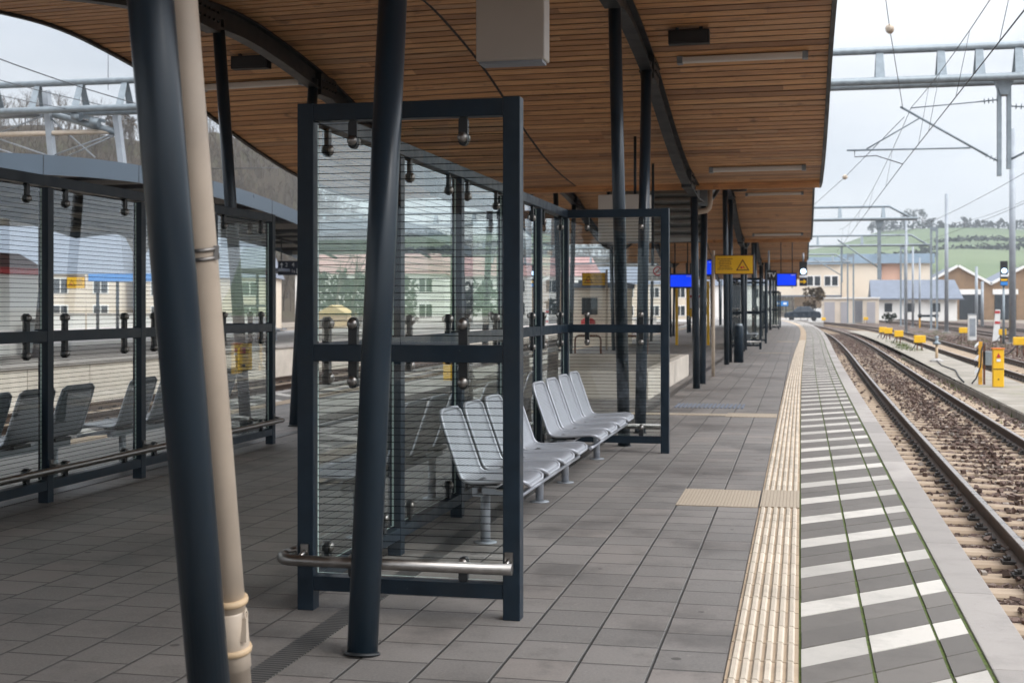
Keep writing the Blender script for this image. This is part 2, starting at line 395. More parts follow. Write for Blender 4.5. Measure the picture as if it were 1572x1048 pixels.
def np_mesh(name, V, Fq, mname, parent=None, smooth=False):
    me = bpy.data.meshes.new(name); k = Fq.shape[1]
    me.vertices.add(len(V)); me.vertices.foreach_set('co', V.astype(np.float32).ravel())
    me.loops.add(Fq.size); me.loops.foreach_set('vertex_index', Fq.astype(np.int32).ravel())
    me.polygons.add(len(Fq)); me.polygons.foreach_set('loop_start', np.arange(0, Fq.size, k, dtype=np.int32))
    me.polygons.foreach_set('use_smooth', np.full(len(Fq), smooth)); me.update(calc_edges=True); me.validate()
    me.materials.append(M[mname]); o = bpy.data.objects.new(name, me); COL.objects.link(o)
    if parent: o.parent = parent
    return o

def tag(o, label=None, cat=None, group=None, kind='thing'):
    for k, v in (('label', label), ('category', cat), ('group', group), ('kind', kind)):
        if v: o[k] = v
    return o
def thing(name, loc, label, cat, group=None):
    o = bpy.data.objects.new(name, None); COL.objects.link(o); o.location = loc; o.empty_display_size = .2
    OFF[o.name] = Vector(loc); return tag(o, label, cat, group)
def struct(name, loc=(0, 0, 0)):
    o = bpy.data.objects.new(name, None); COL.objects.link(o); OFF[o.name] = Vector((0, 0, 0)); o['kind'] = 'structure'; return o
def children(o): return [c for c in bpy.data.objects if c.parent == o]
def copy_tree(root, delta=None, label=None, loc=None, rz=None, kids=None):
    kids = kids or KIDS(root)
    r = root.copy(); COL.objects.link(r)
    if delta is not None: r.location = root.location + Vector(delta)
    if loc is not None: r.location = loc
    if rz is not None: r.rotation_euler = (0, 0, rz)
    if label: r['label'] = label
    for ch, subs in kids:
        c = ch.copy(); COL.objects.link(c); c.parent = r
        for g in subs:
            d = g.copy(); COL.objects.link(d); d.parent = c
    return r
def KIDS(root): return [(c, list(c.children)) for c in root.children]

def ray(px, py):
    xc = (px - 786) / F; c, s = math.cos(TH), math.sin(TH)
    return Vector((-s + xc * c, c + xc * s, (HY - py) / F))
def at(px, py, Y):
    """point that stands Y metres down the platform, read from the photo"""
    r = ray(px, py); return r * (Y / r.y) + Vector((0, 0, HC))

def text_mesh(name, txt, size, mname, parent, loc, rot=(R(90), 0, 0), depth=.002):
    cu = bpy.data.curves.new(name, 'FONT'); cu.body = txt; cu.size = size; cu.extrude = depth; cu.align_x = 'CENTER'; cu.align_y = 'CENTER'
    tmp = bpy.data.objects.new(name + '_tmp', cu); COL.objects.link(tmp)
    bpy.context.view_layer.update()
    me = bpy.data.meshes.new_from_object(tmp.evaluated_get(bpy.context.evaluated_depsgraph_get())); me.name = name
    bpy.data.objects.remove(tmp); bpy.data.curves.remove(cu)
    me.materials.clear(); me.materials.append(M[mname])
    o = bpy.data.objects.new(name, me); COL.objects.link(o); o.parent = parent
    o.location = Vector(loc) - OFF[parent.name]; o.rotation_euler = rot; return o

# ---------------------------------------------------------------- the line of the platform (bends left far away)
_bp = [(-60, 0), (-20, 0), (10, 0), (28, .03), (46, .14), (62, .28), (80, .34), (98, .22), (116, -.2), (134, -1.0), (152, -2.3), (175, -4.6), (205, -8.6), (240, -14.5)]
def bend(Y):
    for i in range(1, len(_bp) - 2):
        if _bp[i][0] <= Y <= _bp[i + 1][0]:
            (x0, y0), (x1, y1), (x2, y2), (x3, y3) = _bp[i - 1:i + 3]; t = (Y - x1) / (x2 - x1)
            m1 = (y2 - y0) / (x2 - x0) * (x2 - x1); m2 = (y3 - y1) / (x3 - x1) * (x2 - x1)
            return (2*t**3 - 3*t*t + 1) * y1 + (t**3 - 2*t*t + t) * m1 + (-2*t**3 + 3*t*t) * y2 + (t**3 - t*t) * m2
    return _bp[0][1] if Y < 0 else _bp[-1][1]
CX = -4.07                       # centre line of the island platform
def frange(a, b, d):
    n = max(1, int(round((b - a) / d))); return [a + (b - a) * i / n for i in range(n + 1)]
YEND = 156

ground = struct('ground'); g = MB(); S = 1600
g.add([(-S, -S, -.86), (S, -S, -.86), (S, S, -.86), (-S, S, -.86)], [(0, 1, 2, 3)]); g.build('ground_sheet', 'earth', ground)
# ballast bed under all tracks, either side of the platform
bal = struct('ballast_bed'); b = MB()
b.add([(.80, -40, -.84), (30, -40, -.84), (30, 215, -.84), (.80 - 7, 215, -.84), (.80, 100, -.84)], [(0, 1, 2, 3, 4)])
b.add([(-17, -40, -.80), (-8.9, -40, -.80), (-8.9, 160, -.80), (-17, 160, -.80)], [(0, 1, 2, 3)])
b.build('ballast_surface', 'ballast', bal)

plat = struct('platform')
# body of the platform: edge wall, then the sheets laid on it
HX0, HX1, HY0, HY1 = -5.74, -2.42, 21.6, 29.6          # opening of the stairs
pv = MB()
def sheet(mb, x0, x1, y0, y1, z, mi=0, step=4, bl=True, br=True):
    ys = frange(y0, y1, step); n = len(ys); vs = []
    for y in ys:
        k = bend(y); vs += [(x0 + (k if bl else 0), y, z), (x1 + (k if br else 0), y, z)]
    mb.add(vs, [(2*i, 2*i + 1, 2*i + 3, 2*i + 2) for i in range(n - 1)], mi)
sheet(pv, -7.84, HX0, -30, YEND, 0); sheet(pv, HX1, -.306, -30, YEND, 0)
sheet(pv, HX0, HX1, -30, HY0, 0); sheet(pv, HX0, HX1, HY1, YEND, 0)
pv.build('paving', 'paving', plat, fix=False)
body = MB(); sheet(body, -9.1, HX0, -30, YEND, -.06); sheet(body, HX1, .96, -30, YEND, -.06)
sheet(body, HX0, HX1, -30, HY0, -.06); sheet(body, HX0, HX1, HY1, YEND, -.06)
for xx in (.93, -9.07):
    ys = frange(-30, YEND, 4)
    vs = [v for y in ys for v in ((xx + bend(y), y, -.03), (xx + bend(y), y, -.9))]
    body.add(vs, [(2*i, 2*i + 1, 2*i + 3, 2*i + 2) for i in range(len(ys) - 1)])
body.add([(-9.1, YEND, -.06), (.96, YEND, -.06), (.96, YEND, -.9), (-9.1, YEND, -.9)], [(0, 1, 2, 3)])
body.build('platform_body', 'concrete_grey', plat, fix=False)

def strips(sgn, x0):
    """tactile strip, hatched tiles and coping along one edge; x = x0 + sgn * distance"""
    X = lambda d: x0 + sgn * d
    tac = MB(); P = .3125; y = 2.0 if sgn > 0 else 8.0
    while y < YEND - .4:
        k = bend(y); a, c = sorted((X(-.300) + k, X(-.004) + k)); z1 = .004; gap = .006 if y < 40 else 0
        tac.box(a, c, y + gap, y + P - gap, -.02, z1)
        if y < 60 and sgn > 0:
            for q in range(6):
                xa = a + .012 + q * .0465
                tac.add([(xa, y + gap, z1), (xa + .034, y + gap, z1), (xa + .034, y + P - gap, z1), (xa, y + P - gap, z1),
                         (xa + .008, y + gap + .004, z1 + .009), (xa + .026, y + gap + .004, z1 + .009), (xa + .026, y + P - gap - .004, z1 + .009), (xa + .008, y + P - gap - .004, z1 + .009)],
                        [(4, 5, 6, 7), (0, 1, 5, 4), (1, 2, 6, 5), (2, 3, 7, 6), (3, 0, 4, 7)], 1)
        y += P
    tac.build('tactile_strip', ('tactile', 'tactile_rib'), plat, fix=False)
    moss = MB(); sheet(moss, *sorted((X(-.002), X(.80))), 2, YEND, -.006); moss.build('joint_moss', 'moss', plat, fix=False)
    tw, tg = MB(), MB(); y = .07; i = 0
    while y < YEND - 1.2:
        k = bend(y); jit = lambda: rnd.uniform(-.0015, .0015)
        for a, c in ((.008, .298), (.313, .608), (.624, .768)):
            zz = rnd.uniform(-.0015, .002); ja, jc = jit(), jit()
            p = [(X(a) + k + ja, y + a + .006), (X(c) + k + jc, y + c + .006), (X(c) + k + jc, y + c + P - .006), (X(a) + k + ja, y + a + P - .006)]
            if sgn < 0: p = p[::-1]
            (tw if i % 3 == 0 else tg).prism(p, 'xy', -.03, zz)
        y += P; i += 1
    tw.build('hatch_white_tiles', 'tile_white', plat, fix=False); tg.build('hatch_grey_tiles', 'tile_grey', plat, fix=False)
    cop = MB(); y = -20.0; Lc = 1.52
    while y < YEND - 1:
        k0, k1 = bend(y), bend(y + Lc)
        for (a, c, z0, z1) in ((.788, 1.0, -.12, .003),):
            p = [(X(a) + k0, y + .003), (X(c) + k0, y + .003), (X(c) + k1, y + Lc - .003), (X(a) + k1, y + Lc - .003)]
            if sgn < 0: p = p[::-1]
            cop.prism(p, 'xy', z0, z1)
        y += Lc
    cop.build('coping', 'coping', plat, bevel=.006)
strips(1, 0.0); strips(-1, -8.14)
td = MB()
td.box(-.928, -.312, 10.14, 11.06, -.01, .006)
td.box(-2.35, -1.0, 18.55, 18.86, -.01, .006); td.box(-1.0, -.312, 18.4, 19.02, -.01, .006)
td.box(-1.3, -.312, 43.6, 43.9, -.01, .006); td.box(-.95, -.2, 57.6, 58.3, -.01, .006)
td.build('tactile_squares', 'tactile_dots', plat)
tdm = MB(); tdm.box(-.296, -.004, 10.14, 11.06, -.004, .0145); tdm.build('tactile_crossing', 'tactile_dots', plat)
rb = MB()
for q in range(17): rb.box(-1.85 + q * .062, -1.85 + q * .062 + .034, 19.9, 20.75, .0, .010)
rb.build('ribbed_patch', 'slate', plat)
dr = MB()
for xx in (-2.24, -6.02): dr.box(xx, xx + .125, -8, 62, -.02, .005)
dr.build('drain_grating', 'grate', plat)
# ---------------------------------------------------------------- tracks
def rail_mesh(xc, side, y0, y1, path, z=-.55):
    prof = [(-.072, -.172), (.072, -.172), (.072, -.160), (.012, -.142), (.010, -.052), (.036, -.040), (.036, -.006), (.028, 0), (-.028, 0), (-.036, -.006), (-.036, -.040), (-.010, -.052), (-.012, -.142), (-.072, -.160)]
    ys = frange(y0, y1, 2.5); n = len(prof); mb = MB(); vs = []
    for y in ys:
        x = path(y) + side * .753; vs += [(x + p, y, z + q) for p, q in prof]
    for i in range(len(ys) - 1):
        for q in range(n):
            f = (i*n + q, i*n + (q+1) % n, (i+1)*n + (q+1) % n, (i+1)*n + q)
            mb.f.append(f); mb.m.append(1 if q == 7 else 0); mb.s.append(False)
    mb.v = vs; return mb
def sleeper_mb(stones=False):
    mb = MB(); xs = [-1.3, -1.0, -.6, -.25, 0, .25, .6, 1.0, 1.3]; zt = [-.722, -.722, -.722, -.742, -.75, -.742, -.722, -.722, -.722]
    vs = []
    for x, z in zip(xs, zt): vs += [(x, -.16, -.9), (x, -.135, z - .025), (x, -.108, z), (x, .108, z), (x, .135, z - .025), (x, .16, -.9)]
    fs = [(i*6 + q, i*6 + (q+1) % 6, (i+1)*6 + (q+1) % 6, (i+1)*6 + q) for i in range(8) for q in range(6)] + [(0, 1, 2, 3, 4, 5), tuple(reversed(range(48, 54)))]
    mb.add(vs, fs, 0)
    for sd in (-1, 1):
        for e in (-1, 1):
            x = sd * .753 + e * .115
            mb.box(x - .055, x + .055, -.075, .075, -.722, -.695, 1); mb.tube((x, 0, -.70), (x, 0, -.655), .022, 6, mi=1)
            mb.bar((x - .03, -.05, -.675), (x - .03, .05, -.675), .02, .02, 1)
    return mb
SLP = None
def track(label, path, y0, y1, ns=0, s0=2.0, rest=None):
    global SLP
    t = thing('railway_track', (path(10), 10, -.86), label, 'railway track', 'railway tracks')
    for sd in (-1, 1): rail_mesh(0, sd, y0, y1, path).build('rail', ('rail_side', 'rail_top'), t)
    y = s0
    for i in range(ns):
        if SLP is None:
            o = sleeper_mb().build('sleeper', ('sleeper', 'clip')); SLP = o; o.parent = t
        else: o = SLP.copy(); COL.objects.link(o); o.parent = t
        o.location = Vector((path(y), y, 0)) - t.location
        a = (path(y + .5) - path(y - .5)); o.rotation_euler = (0, 0, -math.atan(a) + rnd.uniform(-.006, .006))
        y += .6
    if rest:
        sm = MB()
        while y < rest:
            x = path(y); sm.prism([(x - 1.3, -.85), (x + 1.3, -.85), (x + 1.3, -.722), (x, -.75), (x - 1.3, -.722)], 'xz', y - .12, y + .12); y += .6
        sm.build('sleeper', 'sleeper', t)['kind'] = 'stuff'
    return t
P1 = lambda y: 2.645 + bend(y)
def P2(y): return 7.35 + (0 if y < 60 else .35 * min(1, (y - 60) / 40)) - (0 if y < 95 else .00072 * (y - 95) ** 2)
track('railway track closest to the platform edge, pale sleepers between two dark rails', P1, -20, 230, 100, 4.4, 165)
track('second railway track from the platform, beyond the yellow bollard and concrete path', P2, 10, 230, 100, 30, 165)
track('railway track running past the white marker board and yellow boxes on the right', lambda y: 14.4 - (0 if y < 110 else .0004 * (y - 110) ** 2), 40, 260, 0)
track('railway track beside the brick engine shed, furthest to the right', lambda y: 19.3 - (0 if y < 120 else .0004 * (y - 120) ** 2), 60, 260, 0)
track('railway track along the left edge of the platform behind the glass shelter', lambda y: -10.75, -10, 160, 60, 8)
track('railway track below the pale edge wall of the opposite platform', lambda y: -14.2, -10, 160, 60, 10)

# loose ballast stones, thickest near the camera
def stones():
    rng = np.random.default_rng(3); pts = []
    def scatter(n, x0, x1, y0, y1, p=1.0):
        y = y0 + (y1 - y0) * rng.random(n) ** p; x = x0 + (x1 - x0) * rng.random(n)
        z = np.full(n, -.800)
        return np.stack([x, y, z], 1)
    A = scatter(125000, .98, 4.25, 5, 41, 1.3)
    ph = ((A[:, 1] - 4.4) / .6 + .5) % 1.0 - .5                          # distance from the nearest sleeper in sleeper pitches
    on = np.abs(ph) < .22
    inx = np.abs(A[:, 0] - 2.645) < 1.3
    mid = np.exp(-((A[:, 0] - 2.75) / .32) ** 2)                          # stones lie over the sleepers in the middle of the track
    keep = (~on) | (~inx) | (rng.random(len(A)) < .014 + .19 * mid)
    A = A[keep]; on = on[keep] & inx[keep]; mid = mid[keep]
    A[:, 2] += np.where(on, .085, .0) + rng.random(len(A)) * np.where(on, .015, .034)
    wall = A[:, 0] < 1.3; A[wall, 2] += .01
    B = scatter(36000, 3.9, 13, 24, 110, 1.2)
    B = B[~((B[:, 0] > 4.4) & (B[:, 0] < 5.9) & (rng.random(len(B)) > .04))]; B[:, 2] += .02
    pth = np.array([bend(v) for v in B[:, 1]])
    C = scatter(40000, 1.0, 4.2, 40, 110, 1.25); C[:, 0] += .2; C[:, 2] += .012 + .04 * rng.random(len(C))
    pc = ((C[:, 1] - 4.4) / .6 + .5) % 1.0 - .5; mc = np.exp(-((C[:, 0] - 2.9) / .4) ** 2)
    C = C[(np.abs(pc) > .22) | (C[:, 1] > 64) | (rng.random(len(C)) < .03 + .3 * mc)]; C[:, 2] += .03 * (rng.random(len(C)) < .3)
    ALL = np.concatenate([A, B, C]); n = len(ALL)
    size = .014 + .020 * rng.random(n); size[len(A):] *= 1.25; ALL[len(A):, 2] -= .012
    cube = np.array([(-1,-1,-1),(1,-1,-1),(1,1,-1),(-1,1,-1),(-1,-1,1),(1,-1,1),(1,1,1),(-1,1,1)], float)
    V = cube[None] * (.62 + .6 * rng.random((n, 8, 3)))
    V *= (size[:, None] * np.stack([np.ones(n), .7 + .6 * rng.random(n), .5 + .45 * rng.random(n)], 1))[:, None, :]
    a, b_, c_ = (rng.random((3, n)) * 2 * math.pi); tl = (rng.random(n) - .5) * 1.4
    ca, sa = np.cos(a), np.sin(a); ct, s_t = np.cos(tl), np.sin(tl)
    Rz = np.zeros((n, 3, 3)); Rz[:, 0, 0] = ca; Rz[:, 0, 1] = -sa; Rz[:, 1, 0] = sa; Rz[:, 1, 1] = ca; Rz[:, 2, 2] = 1
    Rx = np.zeros((n, 3, 3)); Rx[:, 0, 0] = 1; Rx[:, 1, 1] = ct; Rx[:, 1, 2] = -s_t; Rx[:, 2, 1] = s_t; Rx[:, 2, 2] = ct
    V = np.einsum('nij,nkj->nki', Rz @ Rx, V) + ALL[:, None, :]
    fq = np.array([(0,3,2,1),(4,5,6,7),(0,1,5,4),(1,2,6,5),(2,3,7,6),(3,0,4,7)])
    Fq = (np.arange(n)[:, None, None] * 8 + fq[None]).reshape(-1, 4)
    o = np_mesh('ballast_stones', V.reshape(-1, 3), Fq, 'stones')
    tag(o, 'loose reddish brown track ballast lying between the sleepers', 'ballast', kind='stuff')
stones()

walk = struct('footpath'); w = MB(); sheet(w, 4.35, 5.95, 22, 120, -.63); w.box(4.33, 4.345, 22, 60, -.8, -.63)
w.build('path_slabs', 'walk_slab', walk, fix=False)

# ---------------------------------------------------------------- canopy over the platform (wave-shaped units)
_pf = [(14.1, 4.92), (15.4, 4.83), (16.8, 4.68), (18.2, 4.44), (19.4, 4.2), (21.3, 3.92), (22.8, 3.80), (24.4, 3.74)]
UL = 20.6; U0 = 3.8
def prof(u):
    y = u % UL + U0
    if y < 14.1: y = 28.2 - y
    for (a, za), (b_, zb) in zip(_pf, _pf[1:]):
        if y <= b_: 
            t = (y - a) / (b_ - a); return za + (zb - za) * t
    return _pf[-1][1]
# smooth the profile once
_pu = np.linspace(0, UL, 207); _pz = np.array([prof(min(u, UL - 1e-4)) for u in _pu])
_k = np.ones(13) / 13; _pz = np.convolve(np.pad(_pz, 6, mode='edge'), _k, 'valid')
def soff(u): return float(np.interp(u, _pu, _pz))
def xtilt(x): return (x - CX) * (.020 if x < CX else .006)
XL, XR = -8.56, .40
def canopy(label, k):
    y0 = U0 + UL * k
    t = thing('platform_canopy', (CX, y0, 0), label, 'canopy', 'timber lined canopy units over the platform')
    sl = MB(); pitch = .2102; n = int(UL / pitch); r2 = random.Random(40)
    for i in range(n):
        ua = i * pitch + .021; ub = (i + 1) * pitch - .021
        if ub > UL - .02: break
        za, zb = soff(ua), soff(ub)
        for s0, s1 in ((XL + .05, CX - .02), (CX + .02, XR - .05)):
            cuts = [s0]; x = s0 + r2.uniform(.6, 2.6)
            while x < s1 - .5: cuts.append(x); x += r2.uniform(1.6, 3.0)
            cuts.append(s1)
            for a, c in zip(cuts, cuts[1:]):
                dz = r2.uniform(-.002, .002); c -= .002
                pa, pc = xtilt(a), xtilt(c)
                sl.add([(a, y0 + ua, za + pa + dz), (c, y0 + ua, za + pc + dz), (c, y0 + ub, zb + pc + dz), (a, y0 + ub, zb + pa + dz),
                        (a, y0 + ua, za + pa + .008), (c, y0 + ua, za + pc + .008), (c, y0 + ub, zb + pc + .008), (a, y0 + ub, zb + pa + .008)],
                       [(0, 1, 2, 3), (0, 4, 5, 1), (1, 5, 6, 2), (2, 6, 7, 3), (3, 7, 4, 0)])
    sl.build('soffit', 'wood', t, fix=False)
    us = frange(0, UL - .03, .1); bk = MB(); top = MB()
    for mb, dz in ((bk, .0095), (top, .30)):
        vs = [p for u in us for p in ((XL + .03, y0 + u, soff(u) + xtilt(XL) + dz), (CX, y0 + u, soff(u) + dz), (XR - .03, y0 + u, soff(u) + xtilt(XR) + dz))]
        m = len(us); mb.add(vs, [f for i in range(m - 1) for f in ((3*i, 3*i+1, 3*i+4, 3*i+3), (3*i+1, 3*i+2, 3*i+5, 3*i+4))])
    bk.build('soffit_shade_backing', 'black', t, fix=False); top.build('roof_sheet', 'deck_grey', t, fix=False)  # black sheet tight behind the slats paints the shadow in their gaps
    for xa in (XL, XR - .055):
        fa = MB(); vs = []
        for u in us:
            z = soff(u) + xtilt(xa)
            vs += [(xa, y0+u, z - .035), (xa + .055, y0+u, z - .035), (xa + .055, y0+u, z + .31), (xa, y0+u, z + .31)]
        m = len(us); fa.add(vs, [(4*i+q, 4*i+(q+1) % 4, 4*i+4+(q+1) % 4, 4*i+4+q) for i in range(m - 1) for q in range(4)] + [(0, 1, 2, 3), (4*m-4, 4*m-3, 4*m-2, 4*m-1)])
        fa.build('fascia', 'beam_dark', t)
    for ue in (0, UL - .03):
        z = soff(ue); e = MB(); e.box(XL + .06, XR - .06, y0 + ue - .03 if ue else y0, y0 + ue if ue else y0 + .03, z - .05 + xtilt(XL) * .5, z + .32); e.build('end_trim', 'wood', t)
    for xb in (-1.87, -6.27):
        be = MB(); zt = xtilt(xb)
        for (w_, h0, h1) in ((.15, -.035, -.012), (.012, -.255, -.035), (.15, -.278, -.255)):
            vs = []
            for u in us:
                z = soff(u) + zt; vs += [(xb - w_/2, y0+u, z + h0), (xb + w_/2, y0+u, z + h0), (xb + w_/2, y0+u, z + h1), (xb - w_/2, y0+u, z + h1)]
            m = len(us); be.add(vs, [(4*i+q, 4*i+(q+1) % 4, 4*i+4+(q+1) % 4, 4*i+4+q) for i in range(m - 1) for q in range(4)] + [(0, 1, 2, 3), (4*m-4, 4*m-3, 4*m-2, 4*m-1)])
        for u in (11.2 - 1.85, 11.2 + 1.85, 1.7, 18.9):
            z = soff(u) + zt; be.box(xb - .085, xb + .085, y0 + u - .30, y0 + u + .30, z - .30, z - .02)
            for q in range(5):
                for s_ in (-1, 1): be.tube((xb + s_ * .085, y0 + u - .22 + q * .11, z - .1), (xb + s_ * .11, y0 + u - .22 + q * .11, z - .1), .016, 6); be.tube((xb + s_ * .085, y0 + u - .22 + q * .11, z - .2), (xb + s_ * .11, y0 + u - .22 + q * .11, z - .2), .016, 6)
        be.build('beam', 'beam_dark', t)
    return t
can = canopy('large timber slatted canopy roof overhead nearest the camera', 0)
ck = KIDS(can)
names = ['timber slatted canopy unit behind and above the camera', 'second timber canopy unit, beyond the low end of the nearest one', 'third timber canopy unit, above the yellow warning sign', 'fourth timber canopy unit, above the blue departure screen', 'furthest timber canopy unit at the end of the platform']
for i, k in enumerate((-1, 1, 2, 3, 4)): copy_tree(can, (0, UL * k, 0), names[i], kids=ck)  # first copy is out of view, added for its shade and reflections

def zroof(x, y): return soff((y - U0) % UL) + xtilt(x)

# columns: leaning pairs
def column(x, yb, lean, label, zt=None):
    z = zt or zroof(x, yb) - .2
    for _ in range(3): z = zroof(x, yb + lean * z) - .16
    t = thing('canopy_column', (x, yb, 0), label, 'column', 'dark leaning columns carrying the canopy')
    MB().tube((x, yb, 0), (x, yb + lean * z, z), .0675, 28).build('column_tube', 'steel_column', t)
    c = MB(); c.lathe((x, yb, 0), (0, lean, 1), [(0, .0), (0, .080), (.006, .080), (.012, .070), (.014, .0)], 24); c.build('base_collar', 'steel_black', t)
    return t
far_lab = 'slender dark canopy column further down the platform past the yellow warning sign'
for k in range(11):
    c = 4.77 + 10.3 * k
    for sx, x in (('right', -1.87), ('left', -6.27)):
        for ab, dy, ln in (('a', -.74, -.185 if k == 0 else -.165), ('b', .74, .15)):
            if k == 0 and sx == 'left': continue
            lab = {(0, 'right', 'a'): 'thick dark leaning column in the left foreground beside the cream downpipe',
                   (0, 'right', 'b'): 'dark leaning column standing in front of the near glass panel and handrail',
                   (1, 'right', 'a'): 'dark column behind the far end panel of the shelter, the left of that pair',
                   (1, 'right', 'b'): 'dark column behind the far end panel of the shelter, the right of that pair',
                   (1, 'left', 'a'): 'dark leaning column behind the left glass shelter, with a yellow box on it',
                   (1, 'left', 'b'): 'dark column whose foot shows just left of the near glass panel',
                   (2, 'right', 'a'): 'thicker looking dark column just left of the cream sign post, nearer of its pair',
                   (2, 'right', 'b'): 'dark column touching the cream sign post, further of its pair',
                   (2, 'left', 'a'): 'dark column behind the stairwell, nearer of the left pair', (2, 'left', 'b'): 'dark column behind the stairwell, further of the left pair',
                   (3, 'right', 'a'): 'dark column just behind the yellow warning sign with a side box, nearer of its pair',
                   (3, 'right', 'b'): 'dark column behind the yellow warning sign, further of its pair'}.get((k, sx, ab), far_lab)
            column(x, c + dy, ln, lab)
# cream downpipe beside the first column
dp = thing('downpipe', (-1.87, 4.25, 0), 'cream rain downpipe running up behind the dark foreground column', 'downpipe')
pa = lambda z: (-1.87, 4.23 - .185 * z, z)
MB().tube(pa(0), pa(3.7), .052, 26).build('pipe', 'pipe_cream', dp)
for z in (.535, .365):
    bd = MB(); bd.lathe(pa(z), (0, -.185, 1), [(-.012, .052), (-.010, .062), (0, .064), (.010, .062), (.012, .052)], 26); bd.build('pipe_band', 'pipe_band', dp)
sk = MB(); sk.lathe(pa(.30), (0, -.185, 1), [(0, .052), (.002, .056), (.20, .056), (.205, .052)], 26); sk.build('inspection_sleeve', 'pipe_cream', dp)
hs = MB(); hs.box(-1.87 + .045, -1.87 + .066, 4.12, 4.135, .40, .48); hs.path([(-1.87 + .06, 4.13 + .012 * math.sin(a), .49 + .014 * math.cos(a)) for a in np.linspace(0, 6.283, 12)], .003, 6); hs.build('hasp', 'pipe_cream', dp)
cl = MB()
for q in (-.014, .014): cl.lathe(pa(1.69 + q), (0, -.185, 1), [(-.006, .052), (-.006, .058), (.006, .058), (.006, .052)], 26)
cl.bar((-1.82, 3.905, 1.69), (-1.805, 3.91, 1.69), .012, .045); cl.build('pipe_clamp', 'stainless', dp)

